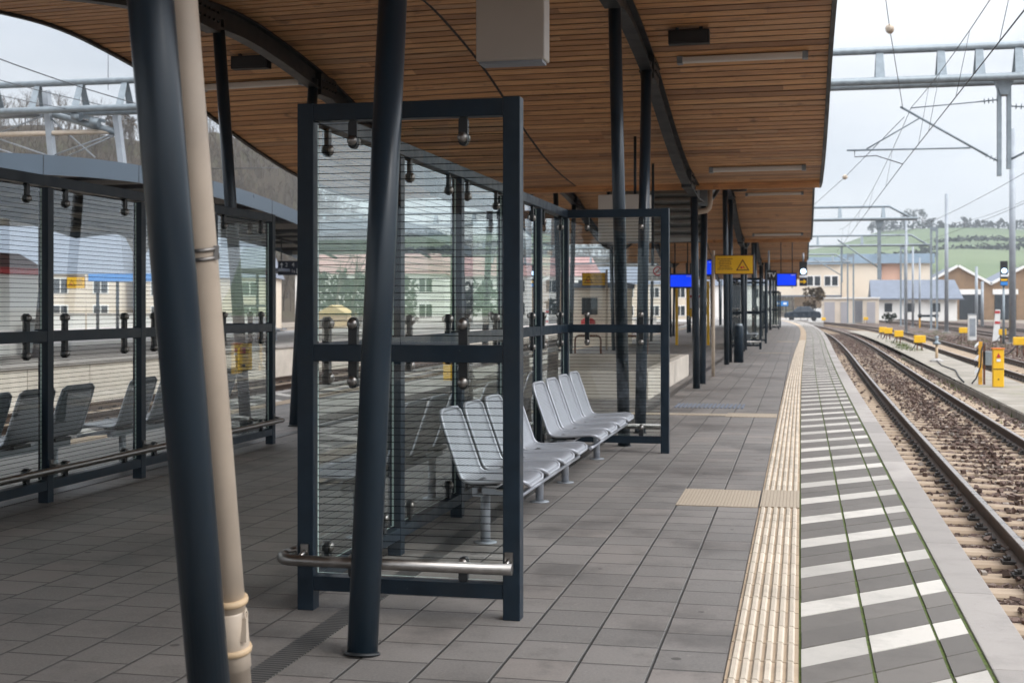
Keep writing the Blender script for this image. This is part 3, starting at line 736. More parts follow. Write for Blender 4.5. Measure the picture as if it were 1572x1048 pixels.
# ---------------------------------------------------------------- glass shelters
BAY = 1.486
def shelter(sgn, Y0, label):
    X = lambda d: CX + sgn * d
    DW, DF = 1.65, 2.706
    t = thing('glass_shelter', (X(DW), Y0, 0), label, 'glass shelter', 'glass wind shelters on the platform')
    bx = lambda mb, d0, d1, y0, y1, z0, z1, mi=0: mb.box(*sorted((X(d0), X(d1))), y0, y1, z0, z1, mi)
    hw = .0425; Y1 = Y0 + 5 * BAY
    for k in range(6):
        y = Y0 + k * BAY; p = MB(); bx(p, DW - hw, DW + hw, y - hw, y + hw, 0, 2.535 if k in (0, 5) else 2.44); p.build('post', 'steel_dark', t, bevel=.004)
    for y in (Y0, Y1):
        p = MB(); bx(p, DF - hw, DF + hw, y - hw, y + hw, 0, 2.535); p.build('post', 'steel_dark', t, bevel=.004)
    h2 = .039
    for z0, z1 in ((2.446, 2.53), (1.245, 1.33), (.10, .172)):
        m = MB()
        if z0 > 2: bx(m, DW - h2, DW + h2, Y0 + hw, Y1 - hw, z0 + .002, z1)
        else:
            for k in range(5): bx(m, DW - h2, DW + h2, Y0 + k * BAY + hw, Y0 + (k + 1) * BAY - hw, z0, z1)
        m.build('rail', 'steel_dark', t, bevel=.003)
        for y in (Y0, Y1):
            m = MB(); bx(m, DW + hw, DF - hw, y - h2, y + h2, z0, z1); m.build('rail', 'steel_dark', t, bevel=.003)
    zz = ((1.345, 2.432), (.185, 1.232)); g_ = .014; ed = .026
    def pane(d0, d1, y0, y1, z0, z1, along):
        m = MB(); x0, x1 = sorted((X(d0), X(d1)))
        vs = [(x0, y0, z0), (x1, y0, z0), (x1, y1, z0), (x0, y1, z0), (x0, y0, z1), (x1, y0, z1), (x1, y1, z1), (x0, y1, z1)]
        m.add(vs, [(0, 3, 2, 1), (4, 5, 6, 7)], 2)
        if along == 'y':
            m.add(vs, [(3, 0, 4, 7)], 0 if sgn > 0 else 1); m.add(vs, [(1, 2, 6, 5)], 1 if sgn > 0 else 0); m.add(vs, [(0, 1, 5, 4), (2, 3, 7, 6)], 2)
        else:
            m.add(vs, [(0, 1, 5, 4)], 0); m.add(vs, [(2, 3, 7, 6)], 1); m.add(vs, [(1, 2, 6, 5), (3, 0, 4, 7)], 2)
        m.build('glass_pane', ('glass_striped', 'glass', 'glass_edge'), t, fix=False)
    def clamp(c, axis, z0, z1, knobs, across):
        """c = (x, y) on the pane's outer face, axis = outward direction"""
        ax = Vector(axis); m = MB(); p = Vector((c[0], c[1], 0)) - ax * .024; w = .0225
        a = Vector(across) * w
        nz = 8; poly = []
        lo = [(math.cos(math.pi + math.pi * i / nz), math.sin(math.pi + math.pi * i / nz)) for i in range(nz + 1)]
        hi = [(math.cos(math.pi * i / nz), math.sin(math.pi * i / nz)) for i in range(nz + 1)]
        pts = [(u * w, z0 + w + v * w) for u, v in lo] + [(u * w, z1 - w + v * w) for u, v in hi]
        n = len(pts); A = Vector(across)
        vs = [p + A * u + Vector((0, 0, v)) for u, v in pts] + [p + A * u + ax * .036 + Vector((0, 0, v)) for u, v in pts]
        m.add(vs, [tuple(range(n)), tuple(reversed(range(n, 2*n)))] + [(i, (i+1) % n, n + (i+1) % n, n + i) for i in range(n)])
        o = m.build('clamp', 'steel_black', t)
        for kz in knobs:
            q = MB(); b0 = Vector((c[0], c[1], kz)); q.lathe(b0 + ax * .012, ax, [(0, .0), (0, .023), (.008, .026), (.016, .024), (.023, .014), (.026, 0)], 18)
            q.lathe(b0 - ax * .024, -ax, [(0, .0), (0, .026), (.008, .028), (.018, .018), (.021, 0)], 18)
            kb_ = q.build('knob', 'stainless', t); kb_.parent = o
    for k in range(5):
        ya = Y0 + k * BAY + hw + ed; yb = Y0 + (k + 1) * BAY - hw - ed
        for z0, z1 in zz: pane(DW - .006, DW + .006, ya, yb, z0, z1, 'y')
        for y in (ya + .20, yb - .20):
            c = (X(DW - .006), y); a = (-sgn, 0, 0); s_ = (0, 1, 0)
            clamp(c, a, 2.30, 2.45, (2.335,), s_); clamp(c, a, 1.11, 1.465, (1.145, 1.43), s_); clamp(c, a, .165, .295, (.262,), s_)
    for y in (Y0, Y1):
        da, db = DW + hw + ed * .4, DF - hw - ed * .2
        for z0, z1 in zz: pane(da, db, y - .006, y + .006, z0, z1, 'x')
        o_ = -1 if y == Y0 else 1
        for d in (DW + .24, DF - .248):
            c = (X(d), y + o_ * .006); a = (0, o_, 0); s_ = (1, 0, 0)
            clamp(c, a, 2.305, 2.45, (2.345,), s_); clamp(c, a, 1.11, 1.465, (1.148, 1.432), s_); clamp(c, a, .165, .295, (.262,), s_)
    # stainless rail round the outside
    r = .028; z = .262; do = DW - .125; pts = [(X(DF + .02), Y0 - .115, z), (X(do + .10), Y0 - .115, z)]
    for i in range(1, 7):
        a = math.pi / 2 * i / 6; pts.append((X(do + .10 - .10 * math.sin(a)), Y0 - .115 + .10 - .10 * math.cos(a), z))
    pts.append((X(do), Y1 + .015, z))
    for i in range(1, 7):
        a = math.pi / 2 * i / 6; pts.append((X(do + .10 - .10 * math.cos(a)), Y1 + .015 + .10 * math.sin(a), z))
    pts.append((X(DF + .02), Y1 + .115, z))
    hr = MB().path(pts, r, 16).build('guard_rail', 'stainless', t)
    for k in range(6):
        so = MB(); so.tube((X(do), Y0 + k * BAY, z + .02), (X(DW - hw), Y0 + k * BAY, z + .035), .012, 8); so.box(*sorted((X(DW - hw), X(DW - hw - .012))), Y0 + k * BAY - .02, Y0 + k * BAY + .02, z + .0, z + .07); so.build('rail_bracket', 'stainless', t)
    for y, o_ in ((Y0, -1), (Y1, 1)):
        for d in (DW, DF - .01): so = MB(); so.tube((X(d), y + o_ * .115, z + .02), (X(d), y + o_ * .04, z + .035), .012, 8); so.box(X(d) - .02, X(d) + .02, *sorted((y + o_ * .0425, y + o_ * .055)), z, z + .07); so.build('rail_bracket', 'stainless', t)
    return t
sh = shelter(1, 6.29, 'tall glass wind shelter with grey seats inside, in the middle of the picture')
copy_tree(sh, (0, 41.3, 0), 'small looking glass shelter far down the platform beyond the yellow sign'); copy_tree(sh, (0, 82.5, 0), 'furthest and smallest glass shelter at the end of the platform')
shelter(-1, 6.29, 'glass wind shelter along the left side with a stainless rail in front')

# benches of four perforated seats
def bench(sgn, Y0, label):
    X = lambda d: CX + sgn * d
    t = thing('bench', (X(2.09), Y0, 0), label, 'bench', 'rows of four perforated metal seats')
    pf = [(2.425, .398), (2.418, .418), (2.395, .434), (2.35, .440), (2.25, .432), (2.15, .424), (2.06, .421), (2.025, .428), (2.00, .445), (1.985, .475), (1.955, .56), (1.92, .66), (1.885, .76), (1.862, .83), (1.852, .855)]
    acc = [0]
    for a, c in zip(pf, pf[1:]): acc.append(acc[-1] + math.dist(a, c))
    Wd = .50; pitch = .61
    for q in range(4):
        y0 = Y0 + q * pitch; m = MB(); uv = []; nc = 7; vs = []; n = len(pf)
        def halfw(s):                                   # rounded corners at the two ends
            e = min(s, acc[-1] - s); return Wd / 2 - (.06 - math.sqrt(max(0, .06**2 - (.06 - e)**2)) if e < .06 else 0)
        def sag(i): return .012 if 2 < i < 7 else (.018 if i > 9 else 0)
        for i, (d, z) in enumerate(pf):
            h = halfw(acc[i])
            for c in range(nc):
                f = -1 + 2 * c / (nc - 1); k = (1 - f * f) * sag(i)
                vs.append((X(d - (k if i > 9 else 0)), y0 + Wd / 2 + h * f, z - (k if i <= 9 else 0))); uv.append((acc[i], h * f))
        m.add(vs, [(i*nc + c, i*nc + c + 1, (i+1)*nc + c + 1, (i+1)*nc + c) for i in range(n - 1) for c in range(nc - 1)], 0, True); m.uv = uv
        o = m.build('seat', 'seat_grey', t, fix=False)
        so = o.modifiers.new('thickness', 'SOLIDIFY'); so.thickness = .003; so.offset = 0
        rim = [vs[c] for c in range(nc)] + [vs[i*nc + nc - 1] for i in range(1, n)] + [vs[(n-1)*nc + c] for c in range(nc - 2, -1, -1)] + [vs[i*nc] for i in range(n - 2, 0, -1)]
        MB().path(rim, .0125, 8, closed=True).build('rim', 'seat_frame', t).parent = o
        u = MB(); u.box(*sorted((X(2.0), X(2.20))), y0 + .13, y0 + .37, .385, .412); u.build('seat_mount', 'steel_black', t).parent = o
    MB().box(*sorted((X(2.055), X(2.125))), Y0 + .05, Y0 + 3 * pitch + Wd - .05, .325, .385).build('seat_beam', 'seat_frame', t, bevel=.005)
    for dy in (.27, 2.08):
        l = MB(); l.tube((X(2.09), Y0 + dy, 0), (X(2.09), Y0 + dy, .325), .032, 18); l.build('leg', 'seat_frame', t)
        fl = MB(); fl.lathe((X(2.09), Y0 + dy, 0), (0, 0, 1), [(0, 0), (.0, .075), (.006, .075), (.008, .03)], 18); fl.build('foot', 'galv_light', t)
    fr = MB().tube((X(2.36), Y0 - .05, .335), (X(2.36), Y0 + 2.30, .335), .015, 12); fr.build('front_bar', 'seat_frame', t)
    for dy in (.05, 2.2):
        m = MB(); m.prism([(X(2.09), .35), (X(2.36), .325), (X(2.36), .345), (X(2.09), .39)], 'xz', Y0 + dy, Y0 + dy + .012)
        m.add([(X(2.09), Y0 + dy - .02, .352), (X(2.36), Y0 + dy - .02, .327), (X(2.36), Y0 + dy + .03, .327), (X(2.09), Y0 + dy + .16, .352)], [(0, 1, 2, 3)])
        m.build('bar_bracket', 'seat_frame', t)
    return t
bench(1, 8.02, 'row of four grey perforated seats partly behind the near glass panel')
bn = bench(1, 10.98, 'row of four grey perforated seats beside the far end panel of the shelter')
copy_tree(bn, (0, 41.3, 0), 'row of grey seats inside the far away glass shelter')
bench(-1, 8.02, 'row of dark looking seats behind the left glass, nearest the picture edge')
bench(-1, 10.98, 'row of seats behind the left glass, next to the foreground column')
bench(-1, 5.10, 'row of seats behind the left glass, cut off by the left picture edge')

# ---------------------------------------------------------------- things on the canopy and the platform
def strip_light(x0, x1, Y, label):
    z0, z1 = zroof(x0, Y) , zroof(x1, Y)
    t = thing('strip_light', ((x0 + x1) / 2, Y, (z0 + z1) / 2 - .04), label, 'strip light', 'tube lights under the canopy')
    MB().bar((x0, Y, z0 - .045), (x1, Y, z1 - .045), .13, .075).build('lamp_tube', 'lamp_tube', t, bevel=.02)
    for a, za in ((x0, z0), (x1, z1)):
        s = .05 if a == x0 else -.05
        MB().box(*sorted((a - s * .4, a + s)), Y - .072, Y + .072, za - .095, za - .004).build('end_cap', 'galv', t, bevel=.004)
    return t
strip_light(-1.5, .08, 16.84, 'long white tube light at upper right near the canopy edge')
strip_light(-1.47, .08, 22.4, 'thin looking white tube light near the low right end of the nearest canopy')
strip_light(-8.05, -6.57, 16.9, 'white tube light at upper left behind the thin leaning column')
strip_light(-1.47, .08, 16.84 + UL, 'white tube light just below the low end of the nearest canopy')
strip_light(-1.47, .08, 22.4 + UL, 'white tube light under the low end of the second canopy unit')
def roof_box(x0, x1, Y, label):
    z = zroof((x0 + x1) / 2, Y)
    t = thing('ceiling_speaker', ((x0 + x1) / 2, Y, z - .1), label, 'ceiling speaker', 'black boxes under the canopy')
    MB().box(x0, x1, Y - .07, Y + .07, z - .20, z - .035).build('housing', 'black', t, bevel=.008)
    g_ = MB().box(x0 + .03, x1 - .03, Y - .078, Y - .0705, z - .18, z - .055); g_.build('grille', 'steel_black', t)
    m = MB()
    for x in (x0 + .1, x1 - .1): m.box(x - .02, x + .02, Y - .02, Y + .02, z - .04, z + .03)
    m.build('hanger', 'steel_black', t)
roof_box(-1.52, -1.04, 15.72, 'black box under the right side of the nearest canopy')
roof_box(-7.08, -6.58, 15.75, 'black box under the left side of the nearest canopy')
roof_box(-2.0, -1.4, 36.2, 'black box at the top of the columns behind the yellow sign')
roof_box(-1.9, -1.3, 57, 'small black box under the far canopy above the departure screen')

def hang_box(x0, x1, Y, d, z0, z1, label, matn='white_box'):
    t = thing('hanging_display', ((x0 + x1) / 2, Y, z1), label, 'hanging display', 'pale display housings hung from the canopy')
    MB().box(x0, x1, Y, Y + d, z0, z1).build('housing', matn, t, bevel=.012)
    lip = MB(); lip.box(x0 + .02, x1 - .02, Y + .02, Y + d - .02, z0 - .018, z0 - .001); lip.build('lower_edge', 'galv_light', t)
    for x in (x0 + (x1 - x0) * .3, x0 + (x1 - x0) * .7):
        MB().tube((x, Y + d / 2, z1 - .01), (x, Y + d / 2, zroof(x, Y) + .02), .022, 10).build('hanger', 'steel_dark', t)
hang_box(-2.22, -1.73, 9.0, .20, 3.235, 4.02, 'pale cream box hanging from the canopy at the top centre')
hang_box(-3.01, -2.22, 20, .22, 2.50, 3.22, 'pale box hanging from the canopy, seen through the far end panel')

# louvred unit above the stairs, drain elbow
lv = thing('louvre_unit', (-2.95, 27, 2.84), 'grey horizontal louvre screen hanging under the canopy behind the columns', 'louvre screen')
for i in range(7):
    z = 2.90 + i * .15; MB().bar((-3.8, 27, z), (-1.95, 27, z), .16, .085, up=(0, .5, 1)).build('louvre_blade', 'louvre', lv, bevel=.01)
MB().box(-3.8, -1.95, 27.14, 27.3, 2.82, 3.92).build('back_panel', 'soffit_dark', lv)
for x in (-3.84, -1.93): MB().box(x - .03, x + .03, 26.9, 27.3, 2.8, 3.95).build('side_frame', 'steel_dark', lv)
de = thing('drain_elbow', (-1.75, 25.9, 3.7), 'cream rainwater elbow pipe at the low end of the nearest canopy', 'drain pipe')
MB().path([(-1.70, 25.75, 3.95), (-1.70, 25.75, 3.50), (-1.715, 25.75, 3.42), (-1.76, 25.75, 3.37), (-1.95, 25.75, 3.34)], .055, 14).build('pipe', 'pipe_cream', de)
MB().box(-1.98, -1.74, 25.6, 25.7, 3.45, 3.8).build('bracket_plate', 'galv', de)

# yellow warning signs
def warn_sign(x, Y, z0, w, h, label, post_x, flip=False, zb=0.0, post_top=None):
    t = thing('warning_sign', (post_x, Y, zb), label, 'warning sign', 'yellow overhead line warning signs')
    MB().tube((post_x, Y, zb), (post_x, Y, post_top or z0 + h + .12), .037, 14).build('post', 'pipe_cream', t)
    MB().box(x, x + w, Y - .06, Y - .04, z0, z0 + h).build('board', 'sign_yellow', t)
    fr = MB(); e = .016
    for a in ((x - e, x + w + e, z0 - e, z0), (x - e, x + w + e, z0 + h, z0 + h + e), (x - e, x, z0, z0 + h), (x + w, x + w + e, z0, z0 + h)): fr.box(a[0], a[1], Y - .065, Y - .037, a[2], a[3])
    fr.build('frame', 'sign_brown', t)
    cx = x + w * (.27 if flip else .73); s = h * .64
    tri = MB(); zc = z0 + h * .17; A = (cx - s * .58, zc); B = (cx + s * .58, zc); C = (cx, zc + s)
    g_ = (cx, zc + s / 3); inn = lambda p: (g_[0] + (p[0] - g_[0]) * .76, g_[1] + (p[1] - g_[1]) * .76)
    O = [A, B, C]; I = [inn(p) for p in O]
    for i in range(3):
        j = (i + 1) % 3; tri.prism([O[i], O[j], I[j], I[i]], 'xz', Y - .066, Y - .061)
    tri.build('warning_triangle', 'sign_brown', t)
    f = MB(); f.lathe((cx - s*.1, Y - .061, zc + s * .27), (0, -1, 0), [(0, 0), (0, s * .11), (.004, s * .11), (.004, 0)], 10)
    f.prism([(cx - s*.02, zc + s*.30), (cx + s*.2, zc + s*.16), (cx + s*.2, zc + s*.22), (cx + s*.04, zc + s*.40)], 'xz', Y - .065, Y - .061); f.build('figure', 'red', t)
    tx = MB(); xs = x + w * (.5 if flip else .05); wt = w * .42; r3 = random.Random(5)
    for i, fr_ in enumerate((.95, .7, .8, .8, .68, .82, 1.0)):
        zz = z0 + h * (.80 - i * .095); a = xs + wt * (1 - fr_) / 2; b = a + wt * fr_
        while a < b - .015:
            c = min(b, a + r3.uniform(.02, .07)); tx.box(a, c, Y - .064, Y - .061, zz, zz + h * .035); a = c + .011
    tx.build('small_print', 'sign_brown', t)
    return t
warn_sign(-1.79, 29, 2.225, .80, .385, 'large yellow warning sign on a cream post by the platform columns', -1.84)
warn_sign(-7.47, 46, 2.26, .80, .42, 'yellow warning sign seen through the far end panel, above a cream cabin', -6.62, True)
warn_sign(at(104, 430, 57).x, 57, 2.38, at(131, 430, 57).x - at(104, 430, 57).x, .52, 'yellow warning sign seen through the left shelter glass, beside the blue roof', at(132, 430, 57).x, True, -.8)

# stairwell parapet
sw = thing('stairwell_wall', ((HX0 + HX1) / 2, HY0, 0), 'low cream concrete wall round the stairwell behind the shelter', 'stairwell wall')
pw = MB(); th = .18
pw.box(HX0, HX0 + th, HY0 + th, HY1, -.85, .45); pw.box(HX1 - th, HX1, HY0 + th, HY1, -.85, .45)
pw.box(HX0, HX1, HY0, HY0 + th, -.85, .45); pw.box(HX0 + th, HX1 - th, HY1 - th, HY1, -.85, .45)
pw.build('parapet', 'concrete_wall', sw, bevel=.008)
st = MB()
for i in range(6): st.box(HX0 + th, HX1 - th, HY0 + th + .3 * i, HY0 + th + .3 * (i + 1), -.85, -.02 - .13 * i)
st.build('steps', 'concrete_grey', sw)
for x in (-5.25, -4.15):
    h = thing('hoop_rail', (x, 31.2, 0), 'dark hoop rail behind the stairwell, %s of the two' % ('left' if x < -5 else 'right'), 'hoop rail', 'hoop rails by the stairs')
    pts = [(x, 31.2, 0), (x, 31.2, .72)] + [(x + .1 - .1 * math.cos(a), 31.2, .72 + .1 * math.sin(a)) for a in (.5, 1.0, 1.57)] + [(x + .52 + .1 * math.sin(a), 31.2, .72 + .1 * math.cos(a)) for a in (0, .57, 1.07)] + [(x + .62, 31.2, .72), (x + .62, 31.2, 0)]
    MB().path(pts, .024, 10).build('hoop', 'sign_brown', h)
    MB().lathe((x, 31.2, 0), (0, 0, 1), [(0, 0), (0, .06), (.01, .06), (.012, .02)], 12).build('foot', 'steel_black', h)
rc = thing('fire_extinguisher', (-2.53, 21.75, .45), 'small red canister on the corner of the low cream stairwell wall', 'red canister')
MB().lathe((-2.53, 21.75, .45), (0, 0, 1), [(0, 0), (0, .05), (.01, .055), (.17, .055), (.2, .03), (.21, .0)], 14).build('cylinder', 'red', rc)
MB().box(-2.55, -2.50, 21.73, 21.77, .655, .70).build('valve', 'steel_black', rc)

# no-smoking board
ns = thing('no_smoking_sign', (-2.36, 21.9, 2.45), 'white no smoking board with red ring hanging behind the far end panel', 'sign')
MB().box(-2.50, -2.20, 21.9, 21.92, 1.94, 2.19).build('board', 'white_paint', ns)
q = MB(); q.path([(-2.30 + .068 * math.cos(a), 21.893, 2.10 + .068 * math.sin(a)) for a in np.linspace(0, 6.283, 25)[:-1]], .011, 6, closed=True); q.bar((-2.345, 21.893, 2.055), (-2.255, 21.893, 2.145), .012, .014); q.build('ring', 'red', ns)
q = MB(); q.bar((-2.34, 21.895, 2.095), (-2.265, 21.895, 2.095), .004, .014); q.build('cigarette', 'black', ns)
q = MB(); [q.box(-2.46 + i * .08, -2.40 + i * .08, 21.897, 21.9, 1.975 + j * .028, 1.985 + j * .028) for i in range(3) for j in range(2)]; q.build('small_print', 'steel_black', ns)
MB().box(-2.40, -2.36, 21.9, 21.93, 2.19, zroof(-2.3, 21.9) + .02).build('hanger', 'steel_dark', ns)

# departure screens
def screen(x0, x1, Y, z0, z1, label):
    t = thing('departure_screen', ((x0 + x1) / 2, Y, z1), label, 'departure screen', 'lit blue departure screens')
    MB().box(x0 - .05, x1 + .05, Y, Y + .22, z0 - .05, z1 + .05).build('casing', 'navy_sign', t, bevel=.01)
    MB().box(x0, x1, Y - .012, Y - .001, z0, z1).build('display', 'blue_screen', t)
    MB().box(x0 + (x1 - x0) * .74, x1 - (x1 - x0) * .04, Y - .016, Y - .0125, z1 - .055, z1 - .025).build('time_text', 'white_mark', t)
    for x in (x0 + .15, x1 - .15): MB().tube((x, Y + .1, z1 + .04), (x, Y + .1, zroof(x, Y) + .05), .02, 8).build('hanger', 'steel_dark', t)
screen(-.95, -.17, 58, 2.42, 2.90, 'lit blue departure screen hanging at the far right of the canopy')
screen(at(1029, 430, 45).x, at(1062, 430, 45).x, 45, 2.18, 2.58, 'lit blue departure screen between the columns in the middle distance')
screen(at(1076, 410, 39).x, at(1092, 410, 39).x, 39, 2.45, 2.85, 'blue departure screen half hidden by the pair of columns and yellow sign')
# hanging signal
sg = thing('platform_signal', (.14, 57.6, 3.2), 'black hanging signal with a bright white lamp beside the blue screen', 'railway signal', 'railway signals')
MB().box(-.02, .30, 57.6, 57.8, 2.86, 3.42).build('housing', 'black', sg, bevel=.01)
MB().lathe((.14, 57.6, 3.0), (0, -1, 0), [(0, .12), (.05, .12), (.06, .10), (.065, .0)], 16).build('lamp', 'lamp_blue', sg)
MB().box(-.02, .30, 57.6, 57.66, 2.74, 2.83).build('number_plate', 'white_mark', sg)
MB().box(-.02, .30, 57.62, 57.66, 2.38, 2.735).build('arrow_board', 'navy_sign', sg)
MB().prism([(.0, 2.53), (.15, 2.53), (.15, 2.46), (.28, 2.565), (.15, 2.67), (.15, 2.60), (.0, 2.60)], 'xz', 57.60, 57.615).build('arrow', 'yellow', sg)
MB().tube((.14, 57.7, 3.41), (.14, 57.7, 3.78), .04, 10).build('hanger', 'galv_light', sg)
tvs = thing('tv_sign', (-1.08, 53, 2.9), 'small black sign reading TV beside the blue screen', 'sign')
MB().box(-1.27, -.90, 53, 53.1, 2.55, 2.92).build('board', 'black', tvs, bevel=.006)
text_mesh('lettering', 'TV', .25, 'white_mark', tvs, (-1.085, 52.99, 2.735))
MB().tube((-1.2, 53.05, 2.92), (-1.2, 53.05, 3.72), .035, 10).build('hanger', 'galv_light', tvs)
bx_ = thing('litter_bin', (-1.62, 36.0, 0), 'dark narrow bin standing against the column below the yellow sign', 'litter bin', 'litter bins')
MB().lathe((-1.62, 36.3, 0), (0, 0, 1), [(0, 0), (0, .13), (.95, .13), (1.0, .11), (1.0, 0)], 16).build('body', 'steel_dark', bx_)
MB().lathe((-1.62, 36.3, .96), (0, 0, 1), [(0, .10), (.08, .10), (.09, 0)], 14).build('lid', 'galv', bx_)
# yellow ticket device on the left column, curved yellow post
vd = thing('ticket_validator', (-6.21, 14.15, .95), 'yellow ticket box fixed to the leaning column behind the left shelter', 'ticket validator', 'yellow ticket validators')
MB().box(-6.28, -6.14, 14.09, 14.2, .79, 1.10).build('body', 'yellow', vd, bevel=.015); MB().box(-6.245, -6.175, 14.083, 14.0895, .98, 1.05).build('display', 'red', vd); MB().box(-6.24, -6.18, 14.083, 14.0895, .83, .86).build('slot', 'black', vd)
cvp = thing('ticket_validator', (-7.6, 15.7, 0), 'curved yellow validator post behind the left shelter, touching the foreground column', 'ticket validator', 'yellow ticket validators')
MB().path([(-7.64, 15.7, 0), (-7.62, 15.7, .2), (-7.50, 15.7, .4), (-7.48, 15.7, .55), (-7.56, 15.7, .68), (-7.58, 15.7, .92)], .048, 12).build('post', 'yellow', cvp); MB().box(-7.66, -7.5, 15.62, 15.76, .88, 1.16).build('head', 'yellow', cvp, bevel=.02); MB().box(-7.61, -7.55, 15.612, 15.6195, 1.02, 1.10).build('display', 'red', cvp)

# cream platform cabin seen through the far end panel
cb = thing('platform_cabin', (-7.7, 50, 0), 'cream cabin with a grey flat roof behind the stairwell', 'cabin')
MB().box(-9.0, -6.6, 50, 53, 0, 2.22).build('wall', 'cream_wall', cb); MB().box(-9.1, -6.5, 49.9, 53.1, 2.22, 2.42).build('roof', 'slate', cb)
MB().box(-8.15, -7.55, 49.97, 49.995, 1.2, 1.85).build('window', 'window_dark', cb)
MB().lathe((-7.85, 49.6, .85), (0, 0, 1), [(0, .28), (.12, .28), (.22, .16), (.24, 0)], 14).build('red_lid', 'red', cb)
# poster stele with yellow posts at the middle of the platform
ps = thing('poster_stand', (-3.9, 52, 0), 'poster stand with yellow posts under the blue screen in the middle distance', 'poster stand')
for x in (-4.72, -4.28, -3.5): MB().box(x - .05, x + .05, 52, 52.1, 1.15 if x == -4.28 else 0.0, 2.5).build('post', 'yellow', ps)
MB().box(-4.2, -3.58, 52.02, 52.08, 1.45, 2.32).build('poster', 'white_mark', ps); 
MB().box(-4.2, -3.58, 52.0, 52.015, 1.86, 1.95).build('poster_band', 'red', ps); MB().box(-4.14, -3.64, 52.0, 52.015, 2.0, 2.25).build('poster_picture', 'galv', ps)
for x in (-4.1, -3.7): MB().box(x - .1, x + .1, 52, 52.1, 1.1, 1.42).build('yellow_plate', 'yellow', ps)
for x in (-4.0, -3.75): MB().tube((x, 52.05, 0), (x, 52.05, 1.45), .04, 8).build('leg', 'galv', ps)

# ---------------------------------------------------------------- trackside furniture on the right
yb = thing('trackside_bollard', (5.16, 37.2, -.63), 'tall bright yellow trackside bollard with a red triangle on the concrete path', 'bollard', 'yellow trackside bollards')
MB().box(5.02, 5.30, 37.1, 37.3, -.63, .38).build('body', 'yellow', yb, bevel=.02); MB().box(5.03, 5.29, 37.09, 37.095, -.16, -.14).build('door_gap', 'black', yb)
MB().prism([(5.10, .16), (5.22, .16), (5.16, .28)], 'xz', 37.085, 37.095).build('warning_triangle', 'red', yb); MB().box(5.11, 5.21, 37.09, 37.096, .05, .12).build('label_plate', 'white_mark', yb)
MB().box(5.0, 5.32, 37.08, 37.32, .38, .41).build('cap', 'orange', yb); MB().lathe((5.16, 37.095, -.42), (0, -1, 0), [(0, .02), (.01, .02), (.01, 0)], 10).build('lock', 'black', yb)
sp_ = thing('trackside_bollard', (4.86, 38.3, -.63), 'yellow post with black stripes and a grey junction box beside the yellow bollard', 'bollard', 'yellow trackside bollards')
MB().box(4.80, 4.90, 38.25, 38.35, -.63, .55).build('post', 'yellow_old', sp_)
for i in range(5): MB().prism([(4.70, -.35 + i * .18), (4.80, -.25 + i * .18), (4.80, -.17 + i * .18), (4.70, -.27 + i * .18)], 'xz', 38.24, 38.26).build('stripe', 'black' if i % 2 else 'white_mark', sp_)
MB().box(4.93, 5.17, 38.3, 38.45, -.10, .28).build('junction_box', 'galv', sp_, bevel=.01); MB().box(4.93, 4.98, 38.3, 38.36, -.63, .5).build('second_post', 'sign_brown', sp_)
MB().path([(4.93, 38.2, .5), (4.86, 38.15, .3), (4.84, 38.12, -.1), (4.72, 38.1, -.45), (4.6, 38.1, -.60)], .02, 8).build('hose', 'rubber', sp_)
cp = thing('cable_post', (5.2, 53.8, -.63), 'short cable post with a pale insulator head standing on the concrete path', 'cable post')
MB().tube((5.2, 53.8, -.63), (5.2, 53.8, .05), .05, 10).build('post', 'pipe_band', cp); MB().lathe((5.2, 53.8, -.63), (0, 0, 1), [(0, 0), (0, .28), (.05, .25), (.13, .06)], 12).build('foot', 'concrete_grey', cp)
MB().lathe((5.2, 53.8, .03), (0, 0, 1), [(0, .05), (.0, .14), (.08, .16), (.1, .07), (.2, .05), (.3, .09), (.34, 0)], 12).build('head', 'galv', cp)
cbl = MB().path([(5.2, 53.7, -.58), (5.0, 50, -.61), (5.05, 46, -.60), (4.7, 42, -.61), (4.5, 39, -.61)], .022, 8).build('black_cable', 'rubber', loc=(4.8, 46, -.62)); tag(cbl, 'black cable lying on the concrete path between the post and yellow bollard', 'cable')
def ybox(x, y, w, label, h=.55):
    t = thing('point_indicator_box', (x, y, -.8), label, 'yellow box', 'small yellow boxes on legs beside the tracks')
    MB().box(x - w, x + w, y - .12, y + .12, -.8 + h, -.8 + h + .36).build('box', 'yellow', t, bevel=.02)
    for s in (-.5, .4): MB().tube((x + s * w, y, -.8), (x + s * w * .8, y, -.8 + h), .03, 8).build('leg', 'sign_brown', t)
    MB().path([(x - w * .6, y, -.3), (x - w * 1.3, y + .2, -.6), (x - w * 2.5, y + .4, -.79)], .022, 6).build('cable', 'rubber', t)
for x, y, w, l in ((5.62, 89.3, .26, 'middle one of the three far yellow boxes in a row beside the second track'), (5.62, 80, .25, 'nearest to the lone box of the three yellow boxes in a row'), (5.5, 93, .25, 'leftmost small yellow box on legs beside the second track'),
                   (5.69, 67, .27, 'yellow box on legs to the right of the row of three, beside the second track'), (10.57, 92, .26, 'yellow box on legs left of the white cabinet post'), (12.19, 86, .22, 'yellow box on legs at the foot of the tall mast'),
                   (9.86, 64, .33, 'yellow box on legs at the right picture edge'), (8.38, 178, .3, 'tiny yellow box in front of the equipment hut'), (2.9, 172, .3, 'tiny yellow box at the far end of the platform')):
    ybox(x, y, w, l)
wp = thing('cabinet_post', (11.39, 94, -.8), 'white cabinet post between the yellow boxes on the right', 'cabinet post')
MB().box(11.13, 11.65, 93.9, 94.3, -.8, .95).build('body', 'white_paint', wp, bevel=.03); MB().box(11.10, 11.68, 93.87, 94.33, .95, 1.02).build('cap', 'galv_light', wp)
MB().box(11.2, 11.58, 93.88, 93.899, -.5, .7).build('door', 'galv_light', wp)
